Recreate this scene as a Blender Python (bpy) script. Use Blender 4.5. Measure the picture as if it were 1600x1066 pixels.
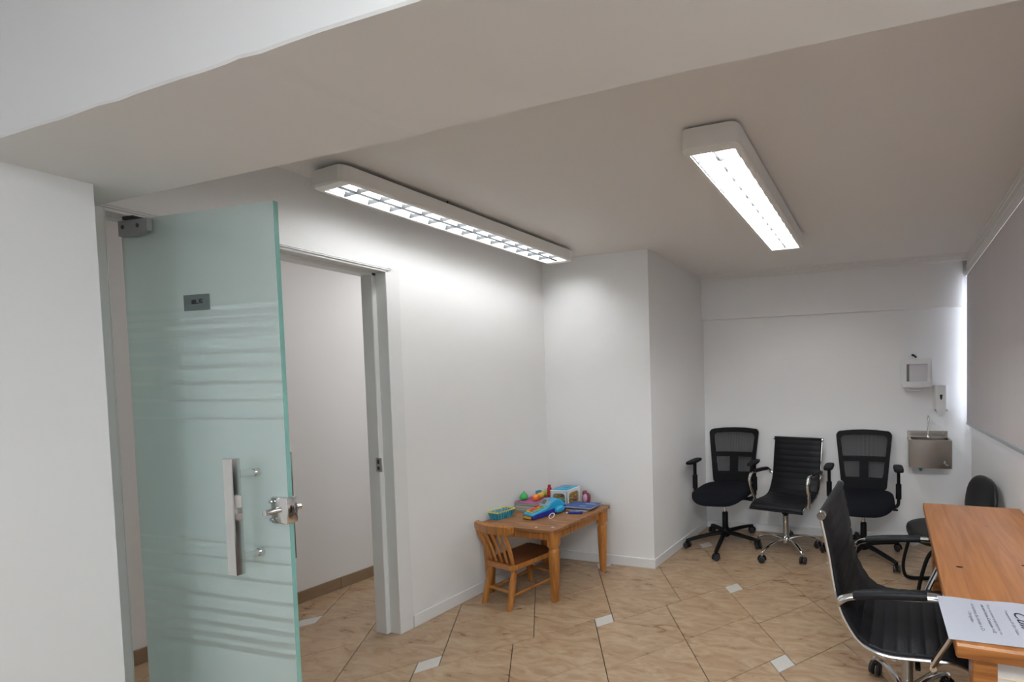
import bpy, bmesh, math, random
from mathutils import Vector, Matrix
random.seed(4)
pi = math.pi
scn = bpy.context.scene
for o in list(bpy.data.objects):
    bpy.data.objects.remove(o)

# ------------------------------------------------------------------ camera
CAMH = 1.45
F, CX, CY = 607.5695, 1237.802, 617.276
aa, bb, cc = 0.23960, 0.03010, -0.01170
Rz = Matrix(((math.cos(cc), -math.sin(cc), 0), (math.sin(cc), math.cos(cc), 0), (0, 0, 1)))
Rx = Matrix(((1, 0, 0), (0, math.cos(bb), -math.sin(bb)), (0, math.sin(bb), math.cos(bb))))
Ry = Matrix(((math.cos(aa), 0, math.sin(aa)), (0, 1, 0), (-math.sin(aa), 0, math.cos(aa))))
Rc = Rz @ Rx @ Ry
Wm = Matrix((Rc.col[0], Rc.col[2], -Rc.col[1]))
cam = bpy.data.cameras.new('camera')
cam.sensor_width = 36
cam.sensor_fit = 'HORIZONTAL'
cam.lens = F / 1600 * 36
cam.shift_x = (800 - CX) / 1600
cam.shift_y = (CY - 533) / 1600
cam.clip_start = 0.02
camo = bpy.data.objects.new('camera', cam)
scn.collection.objects.link(camo)
cx_, cy_, cz_ = Wm.col[0], -Wm.col[1], -Wm.col[2]
camo.matrix_world = Matrix(((cx_[0], cy_[0], cz_[0], 0), (cx_[1], cy_[1], cz_[1], 0), (cx_[2], cy_[2], cz_[2], CAMH), (0, 0, 0, 1)))
scn.camera = camo

# ------------------------------------------------------------------ world, lights, exposure
scn.view_settings.view_transform = 'Standard'
scn.view_settings.look = 'None'
scn.view_settings.gamma = 1
scn.view_settings.use_curve_mapping = False
scn.view_settings.exposure = 1.06
w = bpy.data.worlds.new('sky')
scn.world = w
w.use_nodes = True
w.node_tree.nodes['Background'].inputs[0].default_value = (0.74, 0.84, 1.0, 1)
w.node_tree.nodes['Background'].inputs[1].default_value = 1.2
TUBE, TUBE_MID = 13.0, 26.0


def area_light(name, loc, direction, sx, sy, power, col):
    l = bpy.data.lights.new(name, 'AREA')
    l.shape = 'RECTANGLE'
    l.size = sx
    l.size_y = sy
    l.energy = power
    l.color = col
    o = bpy.data.objects.new(name, l)
    o.location = loc
    o.rotation_euler = Vector(direction).to_track_quat('-Z', 'Y').to_euler()
    scn.collection.objects.link(o)
    return o


# daylight entering by the unblinded window behind the camera and by the end of the covered window
area_light('window_daylight', (-0.7, -2.96, 1.62), (0, 1, 0.05), 1.9, 1.25, 4.5, (0.82, 0.91, 1.0))
area_light('covered_window_daylight', (0.86, 2.2, 1.7), (-1, 0, 0), 2.7, 1.15, 14, (0.86, 0.90, 1.0))
# a ceiling lamp of the corridor behind the door, and an unseen fill light added to brighten the beam face
area_light('corridor_lamp_light', (-3.4, 2.9, 2.45), (0, 0, -1), 0.25, 1.2, 6.4, (1, 0.99, 1.0))
area_light('beam_fill_light', (0.28, -0.36, 2.40), (0.1, 0.25, -1), 1.0, 0.25, 21, (0.90, 0.97, 1.0))

# ------------------------------------------------------------------ materials
MATS = {}


def mat(name, col=(0.8, 0.8, 0.8), rough=0.5, metal=0.0, noise=0.0, nscale=20, bump=0.0, bscale=200, spec=0.5, **kw):
    m = bpy.data.materials.new(name)
    m.use_nodes = True
    nt = m.node_tree
    p = nt.nodes['Principled BSDF']
    p.inputs['Base Color'].default_value = (*col, 1)
    p.inputs['Roughness'].default_value = rough
    p.inputs['Metallic'].default_value = metal
    p.inputs['Specular IOR Level'].default_value = spec
    for k, v in kw.items():
        p.inputs[k].default_value = v
    tc = nt.nodes.new('ShaderNodeTexCoord')
    if noise > 0:
        n = nt.nodes.new('ShaderNodeTexNoise')
        n.inputs['Scale'].default_value = nscale
        n.inputs['Detail'].default_value = 4
        nt.links.new(tc.outputs['Object'], n.inputs['Vector'])
        r = nt.nodes.new('ShaderNodeMapRange')
        r.inputs['To Min'].default_value = 1 - noise
        r.inputs['To Max'].default_value = 1 + noise
        nt.links.new(n.outputs['Fac'], r.inputs['Value'])
        mx = nt.nodes.new('ShaderNodeVectorMath')
        mx.operation = 'SCALE'
        mx.inputs[0].default_value = col
        nt.links.new(r.outputs[0], mx.inputs['Scale'])
        nt.links.new(mx.outputs[0], p.inputs['Base Color'])
    if bump > 0:
        n = nt.nodes.new('ShaderNodeTexNoise')
        n.inputs['Scale'].default_value = bscale
        n.inputs['Detail'].default_value = 3
        nt.links.new(tc.outputs['Object'], n.inputs['Vector'])
        b = nt.nodes.new('ShaderNodeBump')
        b.inputs['Strength'].default_value = bump
        b.inputs['Distance'].default_value = 0.004
        nt.links.new(n.outputs['Fac'], b.inputs['Height'])
        nt.links.new(b.outputs[0], p.inputs['Normal'])
    MATS[name] = m
    return m


def wood(name, c1, c2, c3, rough=0.35, scale=(1.2, 14, 14), knots=True):
    m = bpy.data.materials.new(name)
    m.use_nodes = True
    nt = m.node_tree
    p = nt.nodes['Principled BSDF']
    p.inputs['Roughness'].default_value = rough
    tc = nt.nodes.new('ShaderNodeTexCoord')
    mp = nt.nodes.new('ShaderNodeMapping')
    mp.inputs['Scale'].default_value = scale
    nt.links.new(tc.outputs['Object'], mp.inputs['Vector'])
    n = nt.nodes.new('ShaderNodeTexNoise')
    n.inputs['Scale'].default_value = 3
    n.inputs['Detail'].default_value = 6
    n.inputs['Distortion'].default_value = 0.9
    nt.links.new(mp.outputs[0], n.inputs['Vector'])
    r = nt.nodes.new('ShaderNodeValToRGB')
    e = r.color_ramp.elements
    e[0].position, e[0].color = 0.3, (*c1, 1)
    e[1].position, e[1].color = 0.72, (*c3, 1)
    k = r.color_ramp.elements.new(0.5)
    k.color = (*c2, 1)
    nt.links.new(n.outputs['Fac'], r.inputs['Fac'])
    out = r.outputs[0]
    if knots:
        v = nt.nodes.new('ShaderNodeTexVoronoi')
        v.inputs['Scale'].default_value = 1.0
        mp2 = nt.nodes.new('ShaderNodeMapping')
        mp2.inputs['Scale'].default_value = (4, 7, 6) if scale[0] < scale[1] else (7, 4, 6)
        nt.links.new(tc.outputs['Object'], mp2.inputs['Vector'])
        nt.links.new(mp2.outputs[0], v.inputs['Vector'])
        r2 = nt.nodes.new('ShaderNodeValToRGB')
        r2.color_ramp.elements[0].position = 0.03
        r2.color_ramp.elements[0].color = (0.35, 0.35, 0.35, 1)
        r2.color_ramp.elements[1].position = 0.09
        r2.color_ramp.elements[1].color = (1, 1, 1, 1)
        nt.links.new(v.outputs['Distance'], r2.inputs['Fac'])
        mx = nt.nodes.new('ShaderNodeMix')
        mx.data_type = 'RGBA'
        mx.blend_type = 'MULTIPLY'
        mx.inputs[0].default_value = 0.8
        nt.links.new(out, mx.inputs[6])
        nt.links.new(r2.outputs[0], mx.inputs[7])
        out = mx.outputs[2]
    nt.links.new(out, p.inputs['Base Color'])
    b = nt.nodes.new('ShaderNodeBump')
    b.inputs['Strength'].default_value = 0.15
    b.inputs['Distance'].default_value = 0.002
    nt.links.new(n.outputs['Fac'], b.inputs['Height'])
    nt.links.new(b.outputs[0], p.inputs['Normal'])
    MATS[name] = m
    return m


mat('wall_paint', (0.85, 0.84, 0.83), 0.55, noise=0.025, nscale=2.5, bump=0.12, bscale=14)
mat('ceiling_paint', (0.85, 0.825, 0.80), 0.8, noise=0.02, nscale=2, bump=0.05, bscale=10)
mat('beam_paint', (0.84, 0.825, 0.805), 0.6, noise=0.02, nscale=3, bump=0.15, bscale=8)
mat('trim_paint', (0.80, 0.795, 0.785), 0.35, noise=0.02, nscale=8)
mat('cornice_paint', (0.80, 0.775, 0.755), 0.6)
mat('grout', (0.07, 0.05, 0.035), 0.9, noise=0.2, nscale=30)
mat('inset_tile', (0.62, 0.59, 0.55), 0.3, noise=0.04, nscale=40)
mat('skirting_tile', (0.30, 0.205, 0.125), 0.4, noise=0.25, nscale=14)
mat('chrome', (0.72, 0.71, 0.70), 0.12, 1.0)
mat('steel', (0.36, 0.315, 0.275), 0.32, 1.0, noise=0.08, nscale=5)
mat('satin_metal', (0.50, 0.49, 0.48), 0.3, 1.0)
mat('grey_metal', (0.40, 0.41, 0.42), 0.5, 0.2)
mat('sign_grey', (0.15, 0.185, 0.18), 0.4)
mat('knot_wood', (0.045, 0.018, 0.008), 0.6, spec=0.2)
mat('lit_glass_edge', (0.70, 0.80, 0.77), 0.3)  # light caught by the hinge-side glass edge, painted in as pale colour
mat('black_plastic', (0.006, 0.006, 0.0065), 0.55, noise=0.1, nscale=60, bump=0.1, bscale=400, spec=0.2)
mat('caster_rubber', (0.02, 0.02, 0.022), 0.5)
mat('black_fabric', (0.008, 0.009, 0.013), 0.95, noise=0.2, nscale=150, bump=0.5, bscale=600, spec=0.2)
mat('black_leather', (0.009, 0.0092, 0.011), 0.45, noise=0.12, nscale=30, bump=0.25, bscale=260, spec=0.24)
mat('worn_vinyl', (0.011, 0.011, 0.011), 0.4, noise=0.5, nscale=9, bump=0.3, bscale=160, spec=0.3)
mat('white_plastic', (0.78, 0.775, 0.76), 0.35)
mat('fixture_enamel', (0.86, 0.85, 0.82), 0.45, noise=0.03, nscale=12)
mat('white_panel', (0.58, 0.55, 0.51), 0.5, noise=0.03, nscale=5)
mat('paper', (0.47, 0.48, 0.54), 0.75, noise=0.02, nscale=20)
mat('ink', (0.03, 0.03, 0.045), 0.8)
mat('light_ink', (0.16, 0.16, 0.20), 0.8)
mat('pale_edge', (0.75, 0.55, 0.36), 0.6)
mat('blind_rail', (0.42, 0.46, 0.48), 0.4)
mat('amber_window', (0.13, 0.11, 0.07), 0.2)
mat('tissue', (0.68, 0.66, 0.69), 0.9, noise=0.03, nscale=50)
mat('dark_mark', (0.02, 0.02, 0.022), 0.5)
mat('toy_blue', (0.025, 0.36, 0.62), 0.3)
mat('toy_navy', (0.02, 0.03, 0.30), 0.35)
mat('toy_yellow', (0.78, 0.62, 0.08), 0.4)
mat('toy_amber', (0.72, 0.42, 0.06), 0.4)
mat('toy_red', (0.55, 0.06, 0.03), 0.4)
mat('toy_green', (0.05, 0.50, 0.12), 0.3)
mat('toy_orange', (0.90, 0.22, 0.02), 0.35)
mat('toy_lime', (0.42, 0.48, 0.08), 0.4)
mat('toy_teal', (0.05, 0.30, 0.36), 0.35)
mat('toy_crimson', (0.45, 0.01, 0.03), 0.3)
mat('toy_white', (0.74, 0.75, 0.74), 0.35)
mat('toy_grey', (0.35, 0.37, 0.40), 0.4)
mat('lcd', (0.13, 0.16, 0.14), 0.2)
mat('magenta_cover', (0.42, 0.09, 0.24), 0.5, noise=0.5, nscale=60)
mat('pink_cover', (0.60, 0.32, 0.42), 0.5, noise=0.35, nscale=70)
mat('page_edges', (0.62, 0.58, 0.52), 0.8, noise=0.1, nscale=300)
mat('grey_cover', (0.33, 0.35, 0.40), 0.5, noise=0.4, nscale=50)
mat('green_cover', (0.16, 0.34, 0.08), 0.5, noise=0.3, nscale=50)
mat('denim_cover', (0.05, 0.11, 0.32), 0.55, noise=0.3, nscale=40)
mat('maroon', (0.22, 0.05, 0.08), 0.6, noise=0.4, nscale=60)
wood('pine', (0.28, 0.098, 0.016), (0.43, 0.165, 0.034), (0.54, 0.235, 0.06), 0.35, (14, 14, 1.2), False)
wood('pine_top', (0.19, 0.08, 0.03), (0.32, 0.145, 0.055), (0.44, 0.225, 0.095), 0.45, (1.5, 16, 10), True)
wood('dark_seat', (0.09, 0.025, 0.008), (0.13, 0.04, 0.013), (0.18, 0.06, 0.02), 0.4, (10, 1.5, 8), False)
wood('desk_wood', (0.33, 0.118, 0.029), (0.40, 0.153, 0.043), (0.465, 0.192, 0.062), 0.36, (11, 0.9, 8), True)
wood('desk_edge', (0.21, 0.068, 0.014), (0.33, 0.12, 0.028), (0.43, 0.17, 0.045), 0.35, (1.0, 10, 16), False)

# cell of the children's picture panel: coloured streaks
m = mat('picture_streaks', (0.5, 0.4, 0.1), 0.6)
nt = m.node_tree
tc = nt.nodes.new('ShaderNodeTexCoord')
mp = nt.nodes.new('ShaderNodeMapping')
mp.inputs['Scale'].default_value = (8, 8, 30)
mp.inputs['Rotation'].default_value = (0.5, 0.3, 0)
nz = nt.nodes.new('ShaderNodeTexNoise')
nz.inputs['Scale'].default_value = 1.6
nz.inputs['Detail'].default_value = 3
cr = nt.nodes.new('ShaderNodeValToRGB')
cr.color_ramp.interpolation = 'CONSTANT'
els = cr.color_ramp.elements
els[0].position, els[0].color = 0.0, (0.05, 0.04, 0.12, 1)
els[1].position, els[1].color = 0.40, (0.45, 0.24, 0.02, 1)
for pos, c in ((0.47, (0.5, 0.13, 0.02, 1)), (0.52, (0.13, 0.32, 0.05, 1)), (0.57, (0.5, 0.5, 0.48, 1)), (0.62, (0.2, 0.3, 0.03, 1)), (0.7, (0.03, 0.03, 0.03, 1))):
    k = els.new(pos)
    k.color = c
nt.links.new(tc.outputs['Object'], mp.inputs[0])
nt.links.new(mp.outputs[0], nz.inputs['Vector'])
nt.links.new(nz.outputs['Fac'], cr.inputs[0])
nt.links.new(cr.outputs[0], nt.nodes['Principled BSDF'].inputs['Base Color'])

# sand-coloured veined floor tiles (world position, so every tile differs)
m = mat('sand_tile', (0.5, 0.35, 0.22), 0.28)
nt = m.node_tree
p = nt.nodes['Principled BSDF']
geo = nt.nodes.new('ShaderNodeNewGeometry')
oi = nt.nodes.new('ShaderNodeObjectInfo')
add = nt.nodes.new('ShaderNodeVectorMath')
add.operation = 'ADD'
sc = nt.nodes.new('ShaderNodeVectorMath')
sc.operation = 'SCALE'
sc.inputs[0].default_value = (31, 17, 9)
nt.links.new(oi.outputs['Random'], sc.inputs['Scale'])
nt.links.new(geo.outputs['Position'], add.inputs[0])
nt.links.new(sc.outputs[0], add.inputs[1])
mp = nt.nodes.new('ShaderNodeMapping')
mp.inputs['Rotation'].default_value = (0, 0, -0.62)
mp.inputs['Scale'].default_value = (5, 20, 5)
nt.links.new(add.outputs[0], mp.inputs[0])
nz = nt.nodes.new('ShaderNodeTexNoise')
nz.inputs['Scale'].default_value = 1.0
nz.inputs['Detail'].default_value = 5
nz.inputs['Roughness'].default_value = 0.6
nz.inputs['Distortion'].default_value = 1.4
nt.links.new(mp.outputs[0], nz.inputs['Vector'])
cr = nt.nodes.new('ShaderNodeValToRGB')
els = cr.color_ramp.elements
els[0].position, els[0].color = 0.28, (0.30, 0.178, 0.098, 1)
els[1].position, els[1].color = 0.68, (0.49, 0.365, 0.24, 1)
k = els.new(0.46)
k.color = (0.405, 0.272, 0.165, 1)
nt.links.new(nz.outputs['Fac'], cr.inputs[0])
nt.links.new(cr.outputs[0], p.inputs['Base Color'])
rr = nt.nodes.new('ShaderNodeMapRange')
rr.inputs['To Min'].default_value = 0.2
rr.inputs['To Max'].default_value = 0.42
nt.links.new(nz.outputs['Fac'], rr.inputs['Value'])
nt.links.new(rr.outputs[0], p.inputs['Roughness'])
bp = nt.nodes.new('ShaderNodeBump')
bp.inputs['Strength'].default_value = 0.12
bp.inputs['Distance'].default_value = 0.003
nt.links.new(nz.outputs['Fac'], bp.inputs['Height'])
nt.links.new(bp.outputs[0], p.inputs['Normal'])

# frosted glass of the door leaf, with the clearer printed stripes of its film
m = bpy.data.materials.new('frosted_glass')
MATS['frosted_glass'] = m
m.use_nodes = True
nt = m.node_tree
p = nt.nodes['Principled BSDF']
p.inputs['Base Color'].default_value = (0.79, 0.905, 0.87, 1)
p.inputs['Transmission Weight'].default_value = 0.72
p.inputs['IOR'].default_value = 1.3
tc = nt.nodes.new('ShaderNodeTexCoord')
sx = nt.nodes.new('ShaderNodeSeparateXYZ')
nt.links.new(tc.outputs['Object'], sx.inputs[0])
acc = None
for zc_, hw in ((1.728, .0105), (1.700, .0095), (1.662, .0105), (1.640, .004), (1.588, .0085), (1.536, .008), (1.476, .007), (1.412, .0055), (1.346, .0045),
                (0.885, .0045), (0.827, .0055), (0.757, .007), (0.680, .008), (0.622, .009), (0.571, .0095), (0.528, .0105), (0.49, .0105)):
    s = nt.nodes.new('ShaderNodeMath')
    s.operation = 'COMPARE'
    s.inputs[1].default_value = zc_
    s.inputs[2].default_value = hw
    nt.links.new(sx.outputs['Z'], s.inputs[0])
    if acc is None:
        acc = s.outputs[0]
    else:
        a = nt.nodes.new('ShaderNodeMath')
        a.operation = 'MAXIMUM'
        nt.links.new(acc, a.inputs[0])
        nt.links.new(s.outputs[0], a.inputs[1])
        acc = a.outputs[0]
top = nt.nodes.new('ShaderNodeMath')
top.operation = 'GREATER_THAN'
top.inputs[1].default_value = 1.755
nt.links.new(sx.outputs['Z'], top.inputs[0])
a = nt.nodes.new('ShaderNodeMath')
a.operation = 'MAXIMUM'
nt.links.new(acc, a.inputs[0])
nt.links.new(top.outputs[0], a.inputs[1])
rr = nt.nodes.new('ShaderNodeMapRange')
rr.inputs['To Min'].default_value = 0.62
rr.inputs['To Max'].default_value = 0.30
nt.links.new(a.outputs[0], rr.inputs['Value'])
nt.links.new(rr.outputs[0], p.inputs['Roughness'])
rr = nt.nodes.new('ShaderNodeMapRange')
rr.inputs['To Min'].default_value = 0.40
rr.inputs['To Max'].default_value = 0.66
nt.links.new(a.outputs[0], rr.inputs['Value'])
nt.links.new(rr.outputs[0], p.inputs['Transmission Weight'])
mat('glass_edge', (0.36, 0.70, 0.63), 0.15, **{'Transmission Weight': 0.35})

# roller blind cloth: mostly opaque, a little light comes through
m = bpy.data.materials.new('blind_cloth')
MATS['blind_cloth'] = m
m.use_nodes = True
nt = m.node_tree
nt.nodes.remove(nt.nodes['Principled BSDF'])
d = nt.nodes.new('ShaderNodeBsdfDiffuse')
t = nt.nodes.new('ShaderNodeBsdfTranslucent')
mx = nt.nodes.new('ShaderNodeMixShader')
mx.inputs[0].default_value = 0.045
tc = nt.nodes.new('ShaderNodeTexCoord')
mp = nt.nodes.new('ShaderNodeMapping')
mp.inputs['Scale'].default_value = (1, 2.2, 0.2)
nz = nt.nodes.new('ShaderNodeTexNoise')
nz.inputs['Scale'].default_value = 2
cr = nt.nodes.new('ShaderNodeValToRGB')
cr.color_ramp.elements[0].color = (0.66, 0.63, 0.64, 1)
cr.color_ramp.elements[1].color = (0.73, 0.695, 0.705, 1)
nt.links.new(tc.outputs['Object'], mp.inputs[0])
nt.links.new(mp.outputs[0], nz.inputs['Vector'])
nt.links.new(nz.outputs['Fac'], cr.inputs[0])
nt.links.new(cr.outputs[0], d.inputs[0])
t.inputs[0].default_value = (0.6, 0.55, 0.56, 1)
nt.links.new(d.outputs[0], mx.inputs[1])
nt.links.new(t.outputs[0], mx.inputs[2])
nt.links.new(mx.outputs[0], nt.nodes['Material Output'].inputs[0])


def see_through(name, col, alpha, rough=0.6, scale=0):
    m = bpy.data.materials.new(name)
    MATS[name] = m
    m.use_nodes = True
    nt = m.node_tree
    p = nt.nodes['Principled BSDF']
    p.inputs['Base Color'].default_value = (*col, 1)
    p.inputs['Roughness'].default_value = rough
    p.inputs['Alpha'].default_value = alpha
    if scale:
        tc = nt.nodes.new('ShaderNodeTexCoord')
        wv = nt.nodes.new('ShaderNodeTexWave')
        wv.inputs['Scale'].default_value = scale
        wv.bands_direction = 'X'
        r = nt.nodes.new('ShaderNodeMapRange')
        r.inputs['To Min'].default_value = alpha - 0.12
        r.inputs['To Max'].default_value = min(1, alpha + 0.12)
        nt.links.new(tc.outputs['Object'], wv.inputs['Vector'])
        nt.links.new(wv.outputs['Fac'], r.inputs['Value'])
        nt.links.new(r.outputs[0], p.inputs['Alpha'])
    return m


see_through('chair_mesh', (0.012, 0.012, 0.014), 0.66, 0.8, 28)
see_through('window_glass', (0.9, 0.95, 1.0), 0.12, 0.02)
see_through('clear_plastic', (0.7, 0.75, 0.8), 0.3, 0.1)

for nm_, st_ in (('tube_glow', TUBE), ('tube_glow_mid', TUBE_MID)):
    m = bpy.data.materials.new(nm_)
    MATS[nm_] = m
    m.use_nodes = True
    nt = m.node_tree
    nt.nodes.remove(nt.nodes['Principled BSDF'])
    em = nt.nodes.new('ShaderNodeEmission')
    em.inputs[0].default_value = (0.96, 0.985, 1.0, 1)
    em.inputs[1].default_value = st_
    nt.links.new(em.outputs[0], nt.nodes['Material Output'].inputs[0])
mat('louvre_shaded', (0.045, 0.05, 0.053), 0.5)  # darker copy of the louvre metal: shade on doorway-side blades put into colour
mat('reflector', (0.9, 0.9, 0.9), 0.35)
mat('louvre_metal', (0.12, 0.13, 0.135), 0.5)
mat('spine_metal', (0.015, 0.016, 0.018), 0.6)


# ------------------------------------------------------------------ mesh helpers
class MB:
    def __init__(s):
        s.v, s.f = [], []

    def add(s, vs, fs, M=None):
        n = len(s.v)
        for q in vs:
            q = Vector(q)
            s.v.append(M @ q if M else q)
        s.f += [[n + i for i in f] for f in fs]
        return s

    def bm(s, b, M=None):
        b.verts.index_update()
        s.add([v.co.copy() for v in b.verts], [[v.index for v in f.verts] for f in b.faces], M)
        b.free()
        return s

    def box(s, c, d, bev=0, M=None, seg=2):
        b = bmesh.new()
        bmesh.ops.create_cube(b, size=1)
        for v in b.verts:
            v.co = Vector((v.co.x * d[0] + c[0], v.co.y * d[1] + c[1], v.co.z * d[2] + c[2]))
        if bev > 0:
            bmesh.ops.bevel(b, geom=list(b.edges), offset=bev, segments=seg, affect='EDGES', profile=0.5)
        return s.bm(b, M)

    def span(s, a, b, bev=0, M=None, seg=2):
        return s.box([(a[i] + b[i]) / 2 for i in range(3)], [abs(b[i] - a[i]) for i in range(3)], bev, M, seg)

    def prism(s, pts, z0, z1, M=None, axis='z'):
        n = len(pts)

        def P(p, z):
            return (p[0], p[1], z) if axis == 'z' else ((z, p[0], p[1]) if axis == 'x' else (p[0], z, p[1]))
        vs = [P(p, z0) for p in pts] + [P(p, z1) for p in pts]
        fs = [list(range(n))[::-1], list(range(n, 2 * n))] + [[i, (i + 1) % n, n + (i + 1) % n, n + i] for i in range(n)]
        return s.add(vs, fs, M)

    def tube(s, pts, r, n=10, M=None, closed=False, cap=True, flat=1.0):
        pts = [Vector(p) for p in pts]
        N = len(pts)
        rs = r if isinstance(r, (list, tuple)) else [r] * N
        vs, fs = [], []
        up = None
        for i, p in enumerate(pts):
            if closed:
                t = pts[(i + 1) % N] - pts[i - 1]
            else:
                t = pts[min(i + 1, N - 1)] - pts[max(i - 1, 0)]
            t.normalize()
            if up is None:
                up = Vector((0, 0, 1)) if abs(t.z) < 0.9 else Vector((0, 1, 0))
            x = t.cross(up)
            if x.length < 1e-5:
                x = t.cross(Vector((1, 0, 0)))
            x.normalize()
            y = x.cross(t).normalized()
            up = y
            for k in range(n):
                a = 2 * pi * k / n
                vs.append(p + x * math.cos(a) * rs[i] + y * math.sin(a) * rs[i] * flat)
        rng = N if closed else N - 1
        for i in range(rng):
            for k in range(n):
                a, b = i * n + k, i * n + (k + 1) % n
                c, d = ((i + 1) % N) * n + (k + 1) % n, ((i + 1) % N) * n + k
                fs.append([a, b, c, d])
        if cap and not closed:
            fs.append(list(range(n))[::-1])
            fs.append([(N - 1) * n + k for k in range(n)])
        return s.add(vs, fs, M)

    def lathe(s, prof, n=20, M=None):
        vs, fs = [], []
        for (r, z) in prof:
            for k in range(n):
                a = 2 * pi * k / n
                vs.append((max(r, 1e-4) * math.cos(a), max(r, 1e-4) * math.sin(a), z))
        for i in range(len(prof) - 1):
            for k in range(n):
                fs.append([i * n + k, i * n + (k + 1) % n, (i + 1) * n + (k + 1) % n, (i + 1) * n + k])
        fs.append(list(range(n))[::-1])
        fs.append([(len(prof) - 1) * n + k for k in range(n)])
        return s.add(vs, fs, M)

    def sup(s, c, r, e1=1.0, e2=1.0, nu=28, nv=14, M=None, fn=None):
        def sp(x, e):
            return math.copysign(abs(x) ** e, x)
        vs, fs = [], []
        for j in range(nv + 1):
            ph = -pi / 2 + pi * j / nv
            for i in range(nu):
                th = 2 * pi * i / nu
                q = Vector((c[0] + r[0] * sp(math.cos(ph), e1) * sp(math.cos(th), e2),
                            c[1] + r[1] * sp(math.cos(ph), e1) * sp(math.sin(th), e2),
                            c[2] + r[2] * sp(math.sin(ph), e1)))
                vs.append(fn(q) if fn else q)
        for j in range(nv):
            for i in range(nu):
                fs.append([j * nu + i, j * nu + (i + 1) % nu, (j + 1) * nu + (i + 1) % nu, (j + 1) * nu + i])
        return s.add(vs, fs, M)

    def ring_frame(s, outer, inner, y0, y1, fn=None):
        """ring between two outlines (x,z) of equal count, thick from y0 to y1"""
        n = len(outer)
        vs = [(p[0], y0, p[1]) for p in outer] + [(p[0], y0, p[1]) for p in inner] + [(p[0], y1, p[1]) for p in outer] + [(p[0], y1, p[1]) for p in inner]
        if fn:
            vs = [fn(Vector(v)) for v in vs]
        fs = []
        for i in range(n):
            j = (i + 1) % n
            fs += [[i, j, n + j, n + i], [2 * n + j, 2 * n + i, 3 * n + i, 3 * n + j], [j, i, 2 * n + i, 2 * n + j], [n + i, n + j, 3 * n + j, 3 * n + i]]
        return s.add(vs, fs)

    def build(s, name, material, parent=None, smooth=True, ang=0.6):
        me = bpy.data.meshes.new(name)
        me.from_pydata([tuple(v) for v in s.v], [], s.f)
        b = bmesh.new()
        b.from_mesh(me)
        bmesh.ops.remove_doubles(b, verts=b.verts, dist=1e-6)
        bmesh.ops.recalc_face_normals(b, faces=b.faces)
        b.to_mesh(me)
        b.free()
        me.materials.append(MATS[material])
        if smooth:
            me.shade_smooth()
            me.set_sharp_from_angle(angle=ang)
        o = bpy.data.objects.new(name, me)
        scn.collection.objects.link(o)
        if parent:
            o.parent = parent
        return o


def tag(o, label, cat, group=None, kind=None):
    if label:
        o['label'] = label
    if cat:
        o['category'] = cat
    if group:
        o['group'] = group
    if kind:
        o['kind'] = kind
    return o


def thing(name, label, cat, loc, rz=0, group=None):
    o = bpy.data.objects.new(name, None)
    o.empty_display_size = 0.1
    scn.collection.objects.link(o)
    o.location = loc
    o.rotation_euler = (0, 0, rz)
    return tag(o, label, cat, group)


def struct(name, mb, material, parent=None, label=None, **k):
    o = mb.build(name, material, parent, **k)
    if not parent:
        o['kind'] = 'structure'
    if label:
        o['label'] = label
    return o


def T(x=0, y=0, z=0, rx=0, ry=0, rz=0):
    return Matrix.Translation((x, y, z)) @ Matrix.Rotation(rz, 4, 'Z') @ Matrix.Rotation(ry, 4, 'Y') @ Matrix.Rotation(rx, 4, 'X')


def rrect(w, h, r, n=6, cx=0, cy=0):
    pts = []
    for (sx, sy, a0) in ((1, 1, 0), (-1, 1, 90), (-1, -1, 180), (1, -1, 270)):
        for k in range(n + 1):
            a = math.radians(a0 + 90 * k / n)
            pts.append((cx + sx * (w / 2 - r) + r * math.cos(a), cy + sy * (h / 2 - r) + r * math.sin(a)))
    return pts


def smoothpath(pts, per=6, closed=False):
    """Catmull-Rom"""
    P = [Vector(p) for p in pts]
    out = []
    N = len(P)
    for i in range(N if closed else N - 1):
        if closed:
            p0, p1, p2, p3 = P[i - 1], P[i], P[(i + 1) % N], P[(i + 2) % N]
        else:
            p0, p1, p2, p3 = P[max(i - 1, 0)], P[i], P[i + 1], P[min(i + 2, N - 1)]
        for k in range(per):
            t = k / per
            out.append(0.5 * ((2 * p1) + (-p0 + p2) * t + (2 * p0 - 5 * p1 + 4 * p2 - p3) * t * t + (-p0 + 3 * p1 - 3 * p2 + p3) * t ** 3))
    if not closed:
        out.append(P[-1])
    return out


# ------------------------------------------------------------------ the room
XA, XP, XC, XR = -2.786, -2.495, -1.790, 0.703     # wall with the door, near wall, alcove corner, window wall
YP, YB, YD, YF = 0.708, 2.682, 3.600, -3.0
ZC, ZB = 2.498, 2.122                                # ceiling, beam soffit
DY0, DY1, DZ = 0.805, 1.640, 2.124                   # doorway
XK = -3.862                                          # corridor wall

fl = struct('floor', MB().span((XK - .15, YF - .15, -.10), (XR + .18, 4.4, -.009)), 'grout')

# hopscotch tiling: blocks of four big tiles pinwheeled round a small pale inset
th = 0.8096
e1 = Vector((math.cos(th), math.sin(th)))
e2 = Vector((-math.sin(th), math.cos(th)))
org = Vector((-1.1734 * 1.45, 1.3402 * 1.45))
BL, SM, J = 0.8250, 0.0975, 0.0034


def clip(poly, ax, val, keep_less):
    out = []
    for i in range(len(poly)):
        a, b = poly[i], poly[(i + 1) % len(poly)]
        ia = (a[ax] <= val) == keep_less
        ib = (b[ax] <= val) == keep_less
        if ia:
            out.append(a)
        if ia != ib:
            t = (val - a[ax]) / (b[ax] - a[ax])
            out.append((a[0] + t * (b[0] - a[0]), a[1] + t * (b[1] - a[1])))
    return out


tile_mesh = {}


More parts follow.
